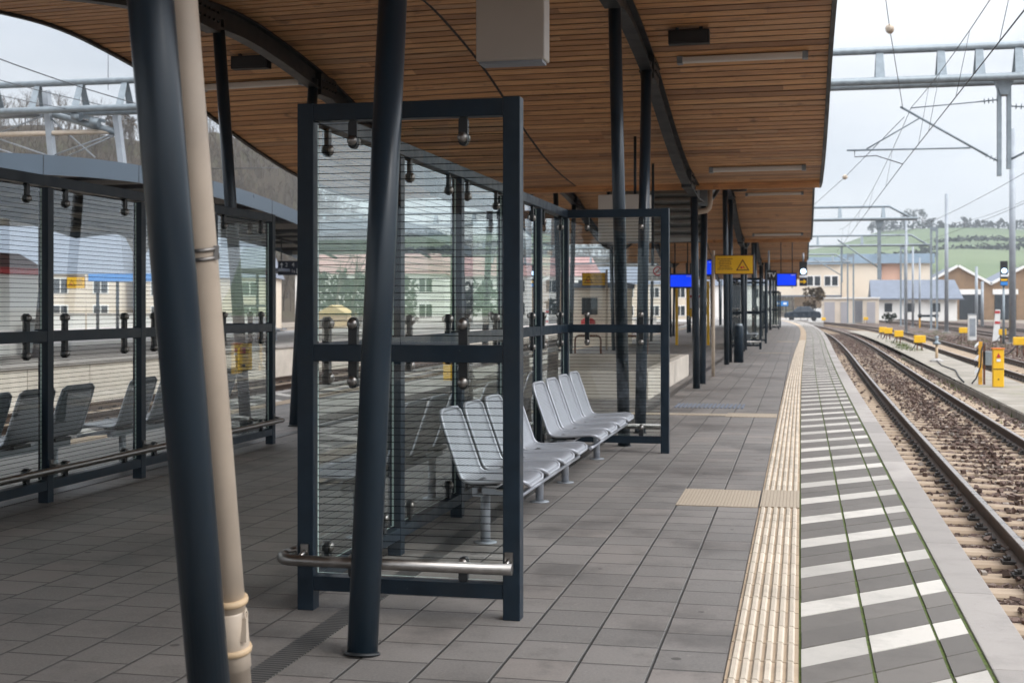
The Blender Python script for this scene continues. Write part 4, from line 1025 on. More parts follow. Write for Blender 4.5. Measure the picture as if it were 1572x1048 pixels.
mk = thing('marker_board', (12.8, 93, -.8), 'tall white marker board with red bands leaning near the signal', 'marker board')
MB().add and None
q = MB(); q.prism([(12.55, -.8), (13.0, -.8), (13.05, 1.3), (12.75, 1.3)], 'xz', 93, 93.12); q.build('board', 'white_paint', mk)
for z in (.35, 1.05): MB().box(12.70, 13.02, 92.98, 92.999, z, z + .16).build('red_band', 'red', mk)

# ---------------------------------------------------------------- railway signal mast, catenary
rs = thing('track_signal', (12.0, 84.2, -.8), 'black signal head with a bright lamp on a thin mast at the right', 'railway signal', 'railway signals')
MB().tube((12.0, 84.2, -.8), (12.0, 84.2, 2.8), .07, 10).build('mast', 'galv', rs)
MB().box(11.79, 12.21, 84.0, 84.2, 2.75, 4.24).build('head', 'black', rs, bevel=.02)
MB().lathe((12.0, 84.0, 3.65), (0, -1, 0), [(0, .15), (.06, .15), (.07, .12), (.075, 0)], 16).build('lamp', 'lamp_blue', rs)
MB().box(11.8, 12.2, 83.96, 83.99, 3.30, 3.42).build('number_plate', 'white_mark', rs); MB().box(11.82, 12.18, 83.96, 83.99, 3.05, 3.16).build('lower_lamp', 'yellow', rs); MB().box(11.8, 12.2, 83.965, 83.99, 2.78, 3.0).build('plate', 'blue_fascia', rs)
def lamp_rung(): pass

def mast(x, y, z1, label, kind='lattice', w=.34):
    t = thing('catenary_mast', (x, y, -.82), label, 'mast', 'overhead line masts')
    if kind == 'pole': MB().tube((x, y, -.82), (x, y, z1), w / 2, 14, w / 2 * .8).build('pole', 'galv_light', t)
    else:
        for s in (-1, 1): MB().box(x + s * w * .5 - .10, x + s * w * .5 + .10, y - .09, y + .09, -.82, z1).build('upright', 'galv', t)
        MB().box(x - w * .45, x + w * .45, y - .05, y + .05, z1 - .5, z1 - .1).build('head_plate', 'galv', t)
    MB().box(x - w * .9, x + w * .9, y - .3, y + .3, -.86, -.70).build('footing', 'concrete_grey', t)
    return t
mast(12.75, 85.9, 12.4, 'tall grey mast at the right edge behind the signal', 'pole', .42)
mast(12.9, 136, 9.4, 'twin upright grey mast where the third gantry ends', 'lattice', .55)
mast(12.6, 121.8, 11.4, 'slim tall grey mast between the grey roofed house and brick shed', 'pole', .36)
mast(11.7, 160, 8.6, 'twin mast in front of the grey roofed house', 'lattice', .45)
mast(12.1, 151, 8.4, 'first thin pole right of the twin mast, before the grey roof', 'pole', .26)
mast(12.9, 152, 6.9, 'second thin pole right of the twin mast, before the grey roof', 'pole', .24)
mast(6.6, 182, 8.6, 'twin mast in front of the equipment hut and cream building', 'lattice', .75)
mast(18.6, 150, 5.8, 'pale pole in front of the brick shed gable, the taller of two', 'pole', .36)
mast(19.2, 150, 4.2, 'pale pole in front of the brick shed gable, the shorter of two', 'pole', .36)
mast(8.9, 118, 9.5, 'grey pole rising beside the end of the second gantry', 'pole', .24)

def insul(mb, a, b, n=5, r=.055):
    a = Vector(a); b = Vector(b); d = (b - a)
    for i in range(n):
        c = a + d * (i + .5) / n; mb.lathe(c - d.normalized() * .018, d, [(0, .0), (0, .02), (.012, r), (.02, r), (.036, .02), (.036, 0)], 10)
def gantry(Y, x0, x1, zl, zt, label, step=1.62, taper=False, r=.115, xs=None):
    t = thing('catenary_gantry', (0, Y, zl), label, 'overhead gantry', 'gantries carrying the overhead wires')
    xe = x1 - (1.6 if taper else 0)
    MB().path([(x0, Y, zt), (xe, Y, zt)] + ([(x1, Y, zl)] if taper else []), r, 12).build('top_chord', 'galv', t)
    for s in (-.42, .42): MB().tube((x0, Y + s, zl), (x1 + (.3 if taper else 0), Y + s, zl), r, 12).build('lower_chord', 'galv', t)
    for x in (xs or frange(x0 + .5, xe - .4, step)):
        m = MB()
        for s in (-.42, .42): m.bar((x, Y, zt), (x, Y + s, zl), .24, .012, up=(0, 1, 0)) if False else m.prism([(x - .10, zt - .05), (x + .10, zt - .05), (x + .14, zl + .02), (x - .14, zl + .02)], 'xz', Y + s * .55 - .008, Y + s * .55 + .008)
        m = MB()
        for s in (-1, 1):
            vs = [(x - .10, Y + s * .04, zt - .05), (x + .10, Y + s * .04, zt - .05), (x + .14, Y + s * .40, zl + .03), (x - .14, Y + s * .40, zl + .03)]
            vs += [(a, b + s * .015, c) for a, b, c in vs]
            m.add(vs, [(0, 1, 2, 3), (7, 6, 5, 4), (0, 4, 5, 1), (1, 5, 6, 2), (2, 6, 7, 3), (3, 7, 4, 0)])
        m.build('brace_plate', 'galv', t)
    return t
g1 = gantry(40, -42, 15, 8.02, 8.98, 'large tubular gantry spanning above the canopy, nearest the camera', xs=[-39.6, -37.9, -36.3, -34.6, -33, -31.4, -29.8, -28.2, -26.6, -25, -23.4, -21.8, -20.2, -18.6, -17, -15.4, -13.8, -12.2, -10.6, -9, -7.4, -5.8, -4.2, -2.6, -1, .6, 2.27, 3.98, 5.03, 6.1, 7.7, 9.3, 10.9, 12.5, 14.1])
# drop post with the cantilever that holds the wires of the first track
dpst = MB(); 
for x in (5.58, 5.84): dpst.box(x - .055, x + .055, 39.9, 40.1, 5.25 if x < 5.7 else 5.45, 7.95)
dpst.build('drop_post', 'galv', g1)
MB().prism([(5.45, 8.0), (5.97, 8.0), (5.80, 7.55), (5.60, 7.55)], 'xz', 39.8, 40.2).build('post_head', 'galv', g1)
c40 = lambda px, py: tuple(at(px, py, 40))
ct = MB(); ct.tube(c40(1382, 164), c40(1516, 239), .034, 10); ct.build('cantilever_tube', 'galv', g1)
ct = MB(); ct.tube(c40(1300, 231), c40(1490, 227), .028, 10); ct.build('register_tube', 'galv', g1)
ct = MB(); ct.tube(c40(1330, 229), c40(1411, 182), .022, 8); ct.build('diagonal_tube', 'galv', g1)
ct = MB(); ct.tube(c40(1398, 166), c40(1508, 156), .018, 8); ct.build('stay', 'galv', g1)
ct = MB(); ct.path([c40(1312, 232), c40(1312, 241), c40(1345, 239), c40(1386, 252)], .014, 8); ct.build('steady_arm', 'steel_black', g1)
ct = MB(); insul(ct, c40(1508, 156), c40(1534, 153), 4, .09); ct.tube(c40(1505, 156), c40(1536, 153), .02, 8); ct.build('insulator', 'galv', g1)
ct = MB(); insul(ct, c40(1512, 237), c40(1536, 249), 4, .08); ct.tube(c40(1510, 236), c40(1537, 250), .025, 8); ct.build('insulator', 'galv', g1)
ct = MB(); insul(ct, c40(1548, 163), c40(1580, 164), 4, .09); ct.tube(c40(1546, 163), c40(1600, 165), .02, 8); ct.tube(c40(1545, 248), c40(1640, 200), .034, 8); ct.build('cantilever_tube', 'galv', g1)
# left part of the same gantry: drop posts and hangers over the left tracks
for px, p0, p1 in ((76, 140, 250), (184, 178, 260)):
    a = at(px - 5, p0, 40); b = at(px + 5, p1, 40); MB().bar(a, b, .22, .20).build('drop_post', 'galv_light', g1)
MB().tube(at(-60, 182, 40), at(62, 172, 40), .13, 12).build('cross_tube', 'galv_light', g1)
MB().tube(at(82, 176, 40), at(178, 203, 40), .11, 12).build('cantilever_tube', 'galv', g1)
MB().tube(at(-40, 208, 40), at(172, 202, 40), .085, 12).build('register_tube', 'pipe_cream', g1)
for a, b in (((0, 204), (66, 178)), ((0, 214), (74, 239)), ((-10, 226), (20, 236)), ((84, 238), (178, 204)), ((104, 240), (178, 207)), ((78, 182), (146, 242))):
    MB().tube(at(*a, 40), at(*b, 40), .025, 6).build('stay_wire', 'galv_light', g1)
q = MB(); q.bar(at(110, 175, 39.9), at(160, 186, 39.9), .2, .12); q.tube(at(112, 178, 39.7), at(124, 180, 39.7), .14, 10); q.tube(at(140, 187, 39.7), at(152, 189, 39.7), .14, 10); q.build('tension_device', 'galv', g1)
g2 = gantry(96, -42, 7.7, 7.62, 8.5, 'second gantry down the line, its end tapering above the hill', 3.0, True, .09)
MB().box(5.3, 5.55, 95.9, 96.1, 3.4, 7.6).build('drop_post', 'galv', g2); MB().prism([(5.1, 7.6), (5.8, 7.6), (5.55, 7.0), (5.3, 7.0)], 'xz', 95.8, 96.2).build('post_head', 'galv', g2)
MB().tube((5.4, 96, 4.2), (2.6, 96, 6.2), .05, 8).build('cantilever_tube', 'galv', g2)
g3 = gantry(137, -42, 12.4, 7.6, 8.6, 'third gantry down the line, meeting the twin upright mast', 4.2, True, .10)
MB().box(4.0, 4.2, 136.9, 137.1, 3.9, 7.6).build('drop_post', 'galv', g3); MB().tube((4.1, 137, 4.6), (1.4, 137, 6.3), .05, 8).build('cantilever_tube', 'galv', g3)
g4 = gantry(178, -42, 6.2, 7.3, 8.3, 'furthest gantry, low against the cream building', 4.5, True, .11)
MB().box(-1.1, -.9, 177.9, 178.1, 3.9, 7.3).build('drop_post', 'galv', g4)

def wire(label, pts, r=.009, drops=None):
    t = MB().path(pts, r, 6)
    for a, b in drops or (): t.tube(a, b, r * .6, 5)
    o = t.build('overhead_wire', 'steel_black', loc=tuple(pts[0])); tag(o, label, 'overhead wire', 'overhead wires'); return o
def sag(a, b, s, n=14):
    a = Vector(a); b = Vector(b); return [a.lerp(b, i / n) - Vector((0, 0, s * 4 * (i / n) * (1 - i / n))) for i in range(n + 1)]
cA, cB = Vector((2.65, 8, 5.02)), Vector(c40(1386, 252)); cC = Vector((2.55, 96, 5.35))
mA, mB_ = Vector((2.7, -18, 7.6)), Vector(c40(1399, 165)); mC = Vector((2.7, 96, 6.9))
ms = sag(mA, mB_, 1.05, 20)
wire('contact wire over the first track, from the top right corner to the steady arm', [cA, cA.lerp(cB, .5), cB], .011)
wire('upper carrying wire over the first track, right of the small hanging insulator', ms, .009, [(ms[i], Vector((cA.lerp(cB, max(0, (ms[i].y - 8) / 32)).x, ms[i].y, cA.lerp(cB, max(0, (ms[i].y - 8) / 32)).z))) for i in (13, 15, 17, 18)])
m2 = sag(mB_, mC, .8, 16)
wire('contact wire running away from the steady arm towards the second gantry', [cB, cB.lerp(cC, .5), cC], .011)
wire('upper carrying wire running away from the cantilever towards the second gantry', m2, .009, [(m2[i], cB.lerp(cC, (m2[i].y - 40) / 56)) for i in (2, 5, 8, 11, 14)])
w1 = wire('wire with a large pale insulator hanging at the top right of the canopy edge', [at(1357, -20, 33), at(1366, 45, 34.5), at(1386, 166, 40)], .010)
def bead(label, p, r, ax):
    t = MB(); p = Vector(p); t.lathe(p - Vector(ax).normalized() * r * 1.4, ax, [(0, .0), (r * .2, r * .7), (r * .6, r), (r * 1.2, r * .8), (r * 1.6, r), (r * 2.4, r * .8), (r * 2.8, 0)], 14)
    o = t.build('strain_insulator', 'pipe_cream', loc=tuple(p)); tag(o, label, 'insulator', 'insulators on the wires')
bead('pale egg shaped insulator on the wire at upper right, near the canopy edge', at(1366, 45, 34.5), .11, at(1386, 166, 40) - at(1366, 45, 34.5))
wire('wire slanting down behind the canopy edge with a dark insulator on it', [at(1388, 180, 40), at(1297, 272, 55), at(1230, 332, 70)], .010)
bead('small dark insulator on the slanting wire beside the canopy edge', at(1297, 272, 55), .10, at(1230, 332, 70) - at(1297, 272, 55))
wire('wire from the tall right mast down to the slim mast', sag(at(1590, 300, 84), at(1452, 345, 121), .3, 8), .012)
wire('upper wire crossing the hill at the far right', sag(at(1600, 250, 60), at(1330, 372, 137), .6, 8), .012)
wire('lower wire crossing the hill at the far right', sag(at(1600, 300, 70), at(1345, 385, 137), .5, 8), .012)
wire('black wire from the left picture edge to the white pipe, upper of three', sag(at(-40, 76, 30), at(330, 186, 48), .2, 8), .016, [(at(166, 60, 40), at(166, 138, 40))])
wire('thin wire over the left tracks, middle of three', sag(at(-40, 112, 30), at(240, 176, 46), .1, 8), .012)
wire('thin wire over the left tracks, lowest of three', sag(at(-40, 138, 34), at(260, 190, 48), .1, 8), .010)
wire('pale wire crossing in front of the brown hillside left of the near panel', [at(318, 259, 52), at(470, 257, 60)], .022)

# ---------------------------------------------------------------- opposite platform on the left with its own canopy
op = struct('opposite_platform'); m = MB()
m.box(-26, -15.9, -30, 150, -.86, .20); m.build('platform_body', 'concrete_grey', op)
m = MB(); m.box(-17.0, -15.82, -30, 150, .20, .28); m.build('coping', 'coping', op, bevel=.01)
m = MB(); m.box(-26, -17.01, -30, 150, .2, .272); m.build('paving', 'paving', op)
m = MB()
for i in range(60): m.box(-15.9, -15.86, -20 + i * 2.5, -20 + i * 2.5 + 2.47, -.8, .19)
m.build('edge_panels', 'concrete_wall', op)
OX0, OX1, OY = -24.5, -15.5, 31.2 - 10.3
def ocanopy(y0, label):
    t = thing('opposite_canopy', (-20, y0, 0), label, 'canopy', 'canopies of the opposite platform')
    us = frange(0, UL - .05, .6); zt = lambda u: 4.93 - .39 * ((u - 10.3) / 8) ** 2
    for x0, x1 in ((OX1 - .06, OX1), (OX0, OX0 + .06)):
        f = MB(); vs = []
        for u in us: vs += [(x0, y0+u, zt(u) - .42), (x1, y0+u, zt(u) - .42), (x1, y0+u, zt(u)), (x0, y0+u, zt(u))]
        n = len(us); f.add(vs, [(4*i+q, 4*i+(q+1) % 4, 4*i+4+(q+1) % 4, 4*i+4+q) for i in range(n-1) for q in range(4)] + [(0, 1, 2, 3), (4*n-4, 4*n-3, 4*n-2, 4*n-1)]); f.build('fascia', 'fascia_blue', t)
    f = MB()
    for u in (4.1, 8.2, 12.3, 16.4): f.box(OX1, OX1 + .004, y0+u - .012, y0+u + .012, zt(u) - .42, zt(u))
    f.build('fascia_joint', 'black', t)
    f = MB(); vs = [p for u in us for p in ((OX0, y0+u, zt(u) - .03), (OX1, y0+u, zt(u) - .03))]; n = len(us); f.add(vs, [(2*i, 2*i+1, 2*i+3, 2*i+2) for i in range(n-1)]); f.build('roof_sheet', 'soffit_dark', t, fix=False)
    for i in range(16):
        u = .6 + i * 1.28; MB().box(OX0 + .07, OX1 - .07, y0+u, y0+u + .10, zt(u) - .33, zt(u) - .16).build('joist', 'joist' if i % 2 else 'soffit_dark', t)
    for x in (-17.6, -20, -22.4):
        f = MB(); vs = []
        for u in us: vs += [(x - .06, y0+u, zt(u) - .45), (x + .06, y0+u, zt(u) - .45), (x + .06, y0+u, zt(u) - .345), (x - .06, y0+u, zt(u) - .345)]
        n = len(us); f.add(vs, [(4*i+q, 4*i+(q+1) % 4, 4*i+4+(q+1) % 4, 4*i+4+q) for i in range(n-1) for q in range(4)]); f.build('beam', 'soffit_dark', t)
    return t
o1 = ocanopy(OY, 'arched canopy with a blue grey fascia above the left shelter')
copy_tree(o1, (0, UL, 0), 'next arched canopy of the opposite platform, mostly hidden behind the near panel')
copy_tree(o1, (0, -UL, 0), 'arched canopy of the opposite platform nearest the left picture edge')
def ocol(x, y, ly, label):
    z = 4.4; t = thing('opposite_column', (x, y, .27), label, 'column', 'leaning columns of the opposite platform')
    MB().tube((x, y, .27), (x, y + ly * z, z + .1), .085, 16).build('column_tube', 'steel_dark', t); MB().lathe((x, y, .27), (0, 0, 1), [(0, 0), (0, .12), (.01, .12), (.012, .08)], 14).build('base_collar', 'steel_black', t)
for i, (x, y, l) in enumerate(((-18.2, 26.6, -.17), (-18.2, 29.0, .17), (-18.2, 36.2, -.15), (-18.2, 37.6, .15), (-22, 30.6, -.17), (-22, 32, .17))):
    ocol(x, y, l, ['leaning column seen through the left glass below the yellow sign', 'right leg of the leaning pair seen through the left glass', 'leaning column behind the cream downpipe on the opposite platform', 'column of the opposite platform left of the bench seats', 'further left leg of the column pair below the blue roof', 'further right leg of the column pair below the blue roof'][i])
# kiosk, bin, bench, sign on the opposite platform
kk = thing('kiosk', (-21, 29.7, .27), 'pale green kiosk with a red banded roof at the left picture edge', 'kiosk')
MB().box(-23.2, -19.5, 27.5, 31.2, .27, 2.33).build('wall', 'white_wall', kk); MB().prism([(-23.5, 2.5), (-19.35, 2.5), (-20.1, 2.9), (-23.5, 2.9)], 'xz', 27.2, 31.3).build('roof', 'roof_red', kk); MB().box(-23.4, -19.4, 27.4, 31.3, 2.33, 2.5).build('fascia', 'red', kk)
lb = thing('litter_bin', (-18.9, 30.2, .27), 'grey litter bin on the opposite platform seen through the left glass', 'litter bin', 'litter bins')
MB().box(-19.15, -18.7, 30.1, 30.5, .30, 1.12).build('body', 'galv', lb, bevel=.02); MB().box(-19.18, -18.67, 30.07, 30.53, 1.12, 1.2).build('lid', 'steel_dark', lb)
s3 = copy_tree(bn, None, 'small row of light grey seats on the opposite platform left of the near panel', loc=(-18.75, 43.4, .27))
os_ = thing('opposite_shelter', (-18.5, 42.8, .27), 'dark framed glass shelter on the opposite platform behind the small seats', 'glass shelter', 'glass wind shelters on the platform')
for y in (43.0, 44.6, 46.2): MB().box(-19.14, -19.06, y - .04, y + .04, .27, 2.72).build('post', 'steel_dark', os_)
for z in (.45, 1.5, 2.66): MB().box(-19.13, -19.07, 43.04, 46.16, z, z + .08).build('rail', 'steel_dark', os_)
for y in (43.08, 44.68):
    q = MB().box(-19.105, -19.095, y, y + 1.48, .55, 2.62); q.m = [2, 2, 2, 0, 2, 1]; q.build('glass_pane', ('glass', 'glass', 'glass_edge'), os_)
MB().box(-19.3, -17.6, 42.9, 46.3, 2.74, 2.84).build('roof', 'slate', os_)
db = thing('direction_board', (-17.6, 44, 3.2), 'dark blue platform board with white numbers left of the near panel', 'sign')
MB().box(-18.07, -17.15, 44, 44.08, 2.62, 3.12).build('board', 'navy_sign', db, bevel=.008)
for tx, dx, dz, s in (('2', -.13, .11, .20), ('4', .12, .11, .20), ('3', .34, .11, .20), ('1a', .12, -.11, .17)): text_mesh('lettering', tx, s, 'white_mark', db, (-17.61 + dx, 43.99, 2.87 + dz))
MB().prism([(-17.99, 2.98), (-17.94, 2.98), (-17.94, 2.88), (-17.91, 2.88), (-17.91, 2.98), (-17.86, 2.98), (-17.925, 3.06)], 'xz', 43.99, 43.999).build('arrow', 'white_mark', db)
q = MB()
for a in ((-17.36, -17.19, 2.83, 2.85), (-17.36, -17.19, 2.68, 2.70), (-17.36, -17.34, 2.70, 2.83), (-17.21, -17.19, 2.70, 2.83)): q.box(a[0], a[1], 43.99, 43.999, a[2], a[3])
q.build('pictogram', 'white_mark', db)
for x in (-17.95, -17.25): MB().tube((x, 44.04, 3.12), (x, 44.04, 4.0), .02, 8).build('hanger', 'steel_black', db)
bs = thing('bus_shelter', (-33.5, 61, -.8), 'open shelter with a bright blue roof edge seen through the left glass', 'shelter')
MB().box(-35.0, -31.4, 60.5, 63, 2.78, 3.15).build('roof', 'blue_fascia', bs)
for x in (-34.8, -33.7, -32.6, -31.6): MB().box(x - .06, x + .06, 61, 61.12, -.82, 2.78).build('post', 'steel_dark', bs)
wl = thing('boundary_wall', (-38, 66, -.8), 'long white boundary wall behind the opposite platform', 'wall')
MB().box(-62, -28, 66, 66.3, -.85, 1.05).build('wall_face', 'white_wall', wl); MB().box(-62.1, -27.9, 65.95, 66.35, 1.05, 1.15).build('wall_cap', 'concrete_grey', wl)

# ---------------------------------------------------------------- houses
def house(cx, cy, w, d, zb, ze, zr, wall, roof, label, rz=0.0, cols=3, rows=2, gable=False, hip=0.0, name='house', cat='house', grp='houses beyond the tracks'):
    t = thing(name, (cx, cy, zb), label, cat, grp); t.rotation_euler = (0, 0, rz); off = OFF[t.name]
    x0, x1, y0, y1 = cx - w/2, cx + w/2, cy - d/2, cy + d/2
    MB().box(x0, x1, y0, y1, zb - 2, ze).build('wall', wall, t)
    o = .35; r = MB()
    if gable:
        r.prism([(x0 - o, ze - .1), (cx, zr), (x1 + o, ze - .1), (x1 + o, ze + .12), (cx, zr + .25), (x0 - o, ze + .12)], 'xz', y0 - o, y1 + o)
        MB().prism([(x0, ze), (x1, ze), (cx, zr - .02)], 'xz', y0, y0 + .2).build('gable_wall', wall, t)
    else:
        vs = [(x0 - o, y0 - o, ze), (x1 + o, y0 - o, ze), (x1 + o, y1 + o, ze), (x0 - o, y1 + o, ze), (x0 - o + hip, cy, zr), (x1 + o - hip, cy, zr)]
        r.add(vs, [(0, 1, 5, 4), (2, 3, 4, 5), (1, 2, 5), (3, 0, 4), (0, 3, 2, 1)])
    ro = r.build('roof', roof, t)
    ch = MB(); ch.box(cx + w * .22, cx + w * .22 + .7, cy - .35, cy + .35, zr - 1.2, zr + .8); ch.build('chimney', 'brick', t).parent = ro
    if cols:
        ww = w / cols * .34; hh = (ze - zb) / rows
        for i in range(cols):
            for j in range(rows):
                xc = x0 + w * (i + .5) / cols; zc = zb + hh * (j + .55)
                f = MB(); f.box(xc - ww/2 - .1, xc + ww/2 + .1, y0 - .06, y0 - .002, zc - hh*.26 - .1, zc + hh*.26 + .1); fo = f.build('window', 'trim_white', t)
                p = MB(); 
                for s in (-1, 1): p.box(*sorted((xc + s * .05, xc + s * ww/2)), y0 - .09, y0 - .0605, zc - hh*.26, zc + hh*.26)
                p.build('pane', 'window_dark', t).parent = fo
    return t
for a in ((-72, 118, 15, 10, -.5, 4.6, 9.4, 'hut_wall', 'slate', 'cream house with a grey roof, left one seen through the left glass', .3, 4),
          (-58, 124, 13, 10, -.5, 4.3, 8.8, 'hut_wall', 'slate', 'cream house with a grey roof, right one seen through the left glass', .3, 3),
          (-86, 112, 11, 9, -.5, 5.2, 9.8, 'pink_wall', 'slate', 'pink house at the left seen through the shelter glass', .3, 3),
          (-46, 140, 16, 10, -.5, 5.0, 8.0, 'white_wall', 'roof_red', 'white house with a pale red roof behind the left shelter end', .2, 4),
          (-40, 180, 26, 12, -.5, 5.6, 8.4, 'white_wall', 'roof_red', 'long white building with a pink roof seen through the near panel', .15, 6),
          (-24, 190, 18, 10, -.5, 4.6, 7.2, 'hut_wall', 'slate', 'beige house with a grey roof in the middle of the near panel', .1, 5),
          (-12, 205, 16, 10, -.5, 4.6, 8.4, 'white_wall', 'slate', 'white house behind the far end of the platform', .0, 4)):
    house(*a[:9], a[9], a[10], a[11], hip=1.5)
big = thing('cream_building', (8, 250, -.8), 'large cream building with a blue grey roof edge beyond the tracks', 'building')
MB().box(-6, 7.0, 240, 262, 3.4, 8.9).build('office_wall', 'cream_wall', big); MB().box(-1, 7, 244, 262, -.85, 3.4).build('lower_wall', 'hut_wall', big)
MB().box(7.4, 14.2, 246, 266, -.85, 9.2).build('hall_wall', 'cream_wall', big); MB().box(14.2, 17.6, 246.6, 266, -.85, 9.2).build('pink_wall_panel', 'pink_wall', big); MB().box(17.6, 23, 246.2, 266, -.85, 9.2).build('hall_wall', 'cream_wall', big)
MB().box(-6.4, 7.3, 239.3, 262, 8.9, 10.2).build('roof_edge', 'roof_blue', big); MB().box(7.0, 23.4, 245.4, 266.5, 9.2, 10.9).build('roof_edge', 'roof_blue', big)
for xc in (2.4, 5.4):
    fo = MB().box(xc - 1.25, xc + 1.25, 239.93, 239.998, 5.0, 7.0).build('window', 'trim_white', big); p = MB()
    for s_ in (-1, 1): p.box(*sorted((xc + s_ * .15, xc + s_ * 1.1)), 239.88, 239.929, 5.2, 6.8)
    p.build('pane', 'window_dark', big).parent = fo
MB().box(-6.2, 7.2, 239.5, 239.9, 3.2, 3.45).build('ledge', 'slate', big)
dpq = MB()
for x in (7.2, 14.2): dpq.tube((x, 245.9, -.8), (x, 245.9, 9.1), .12, 8)
dpq.build('drainpipe', 'slate', big)
hut = thing('equipment_hut', (7, 188, -.8), 'long flat roofed beige equipment hut with grey doors', 'hut')
MB().box(3.0, 10.6, 188, 193, -.85, 2.55).build('wall', 'hut_wall', hut); MB().box(2.85, 10.75, 187.8, 193.2, 2.55, 2.75).build('roof', 'white_wall', hut)
for x0, x1 in ((3.3, 4.7), (5.5, 6.5), (9.0, 10.1)): MB().box(x0, x1, 187.93, 187.998, -.8, 2.1).build('door', 'hut_door', hut)
lq = MB(); [lq.box(7.4 + i * .12, 7.46 + i * .12, 187.9, 187.998, -.7, 2.3) for i in range(9)]; lq.build('louvre_panel', 'slate', hut)
gh = thing('grey_roofed_house', (21, 226, -.8), 'low white house with a large grey slate roof in front of the cream building', 'house', 'houses beyond the tracks')
MB().box(12.0, 24.8, 224, 233, -.85, 2.9).build('wall', 'white_wall', gh)
r = MB(); r.add([(11.3, 223.2, 2.8), (25.7, 223.2, 2.8), (25.7, 233.8, 2.8), (11.3, 233.8, 2.8), (11.5, 228.5, 5.9), (24.9, 228.5, 5.9)], [(0, 1, 5, 4), (2, 3, 4, 5), (1, 2, 5), (0, 3, 2, 1)])
r.build('roof', 'slate', gh); MB().prism([(223.2, 2.8), (233.8, 2.8), (228.5, 5.85)], 'yz', 11.35, 11.6).build('gable', 'slate', gh)
for x in (13.5, 17, 21): MB().box(x, x + 1.2, 223.93, 223.998, .6, 2.0).build('window', 'window_dark', gh)
MB().box(11.2, 25.8, 223.0, 223.2, 2.6, 2.82).build('gutter', 'slate', gh)
sh_ = thing('engine_shed', (32, 245, -.8), 'brown brick engine shed with white edged twin gables and dark doorways', 'engine shed')
g0 = 27.3
poly = [(g0 - 5.4, -.85), (g0 + 22, -.85), (g0 + 22, 5.4), (g0 + 16.6, 5.4), (g0 + 11.1, 8.2), (g0 + 5.5, 5.2), (g0, 8.4), (g0 - 5.4, 5.4)]
q = MB(); q.prism(poly, 'xz', 245, 270); q.build('brick_wall', 'brick', sh_)
for a, b in (((g0 - 5.8, 5.2), (g0, 8.45)), ((g0, 8.45), (g0 + 5.5, 5.25)), ((g0 + 5.5, 5.25), (g0 + 11.1, 8.25)), ((g0 + 11.1, 8.25), (g0 + 16.6, 5.4))):
    dx, dz = b[0] - a[0], b[1] - a[1]; n = math.hypot(dx, dz); ox, oz = -dz / n * .42, dx / n * .42
    MB().prism([a, b, (b[0] + ox, b[1] + oz), (a[0] + ox, a[1] + oz)], 'xz', 244.5, 245.2).build('gable_trim', 'trim_white', sh_)
    MB().prism([(a[0], a[1] - .02), (b[0], b[1] - .02), (b[0] + ox * .6, b[1] + oz * .6), (a[0] + ox * .6, a[1] + oz * .6)], 'xz', 245.2, 270.4).build('roof', 'slate', sh_)
for xc in (g0 + 2.0, g0 + 7.9):
    MB().box(xc - 1.8, xc + 1.8, 244.9, 244.998, -.8, 3.6).build('doorway', 'window_dark', sh_); MB().box(xc - 2.1, xc + 2.1, 244.85, 244.99, 3.6, 4.5).build('lintel', 'trim_white', sh_)
bf = thing('buffer_stop', (13.6, 150, -.8), 'small buffer stop with two dark heads in front of the white house', 'buffer stop')
MB().box(12.6, 14.6, 150, 150.3, .35, .6).build('beam', 'steel_dark', bf)
for x in (12.75, 14.45): MB().bar((x, 150.1, -.85), (x, 150.1, .4), .15, .2).build('leg', 'yellow_old', bf); MB().lathe((x, 150, .48), (0, -1, 0), [(0, .12), (.25, .12), (.25, .25), (.32, .25), (.32, 0)], 12).build('buffer', 'steel_black', bf)

# dark parked car behind a fence at the far end
fc = struct('forecourt'); MB().box(-40, 2.7, 158, 205, -.9, -.30).build('forecourt_surface', 'concrete_grey', fc)
cx, cy, cz = .3, 166, -.30
car = thing('parked_car', (cx, cy, cz), 'dark parked car behind the fence at the end of the platform', 'car')
side = [(-2.1, .35), (-2.05, .75), (-1.75, .88), (-1.15, .95), (-.55, 1.42), (.75, 1.45), (1.45, 1.0), (2.0, .92), (2.12, .6), (2.1, .32)]
side = [(a * 1.05, b * 1.25) for a, b in side]
q = MB(); vs = []
for x, z in side:
    h = .86 if z < 1.4 else .66; vs += [(cx + x, cy - h, cz + z), (cx + x, cy + h, cz + z)]
n = len(side); q.add(vs, [(2*i, 2*i+2, 2*i+3, 2*i+1) for i in range(n-1)] + [tuple(2*i for i in range(n)), tuple(2*i+1 for i in reversed(range(n))), (0, 1, 2*n-1, 2*n-2)]); q.build('body', 'car_paint', car, bevel=.06)
q = MB(); q.add([(cx - 1.0, cy - .83, cz + 1.28), (cx + 1.3, cy - .83, cz + 1.3), (cx + .7, cy - .68, cz + 1.74), (cx - .5, cy - .68, cz + 1.72)], [(0, 1, 2, 3)]); q.build('side_window', 'window_dark', car)
for x in (-1.3, 1.35):
    wh = MB(); wh.lathe((cx + x, cy - .88, cz + .32), (0, 1, 0), [(0, 0), (0, .26), (.02, .32), (.2, .32), (.2, 0)], 16); wh.build('wheel', 'rubber', car)
MB().box(cx - 2.11, cx - 2.07, cy - .7, cy - .4, cz + .62, cz + .75).build('headlight', 'white_mark', car)
fn = thing('mesh_fence', (-1, 161, -.3), 'dark mesh fence in front of the parked car', 'fence')
for i in range(8): MB().box(-4.2 + i * .85, -4.14 + i * .85, 161, 161.06, -.35, 1.6).build('fence_post', 'steel_dark', fn)
q = MB()
for z in (-.1, .3, .7, 1.1, 1.5): q.box(-4.2, 1.8, 161.01, 161.03, z, z + .03)
q.build('fence_wires', 'steel_dark', fn)
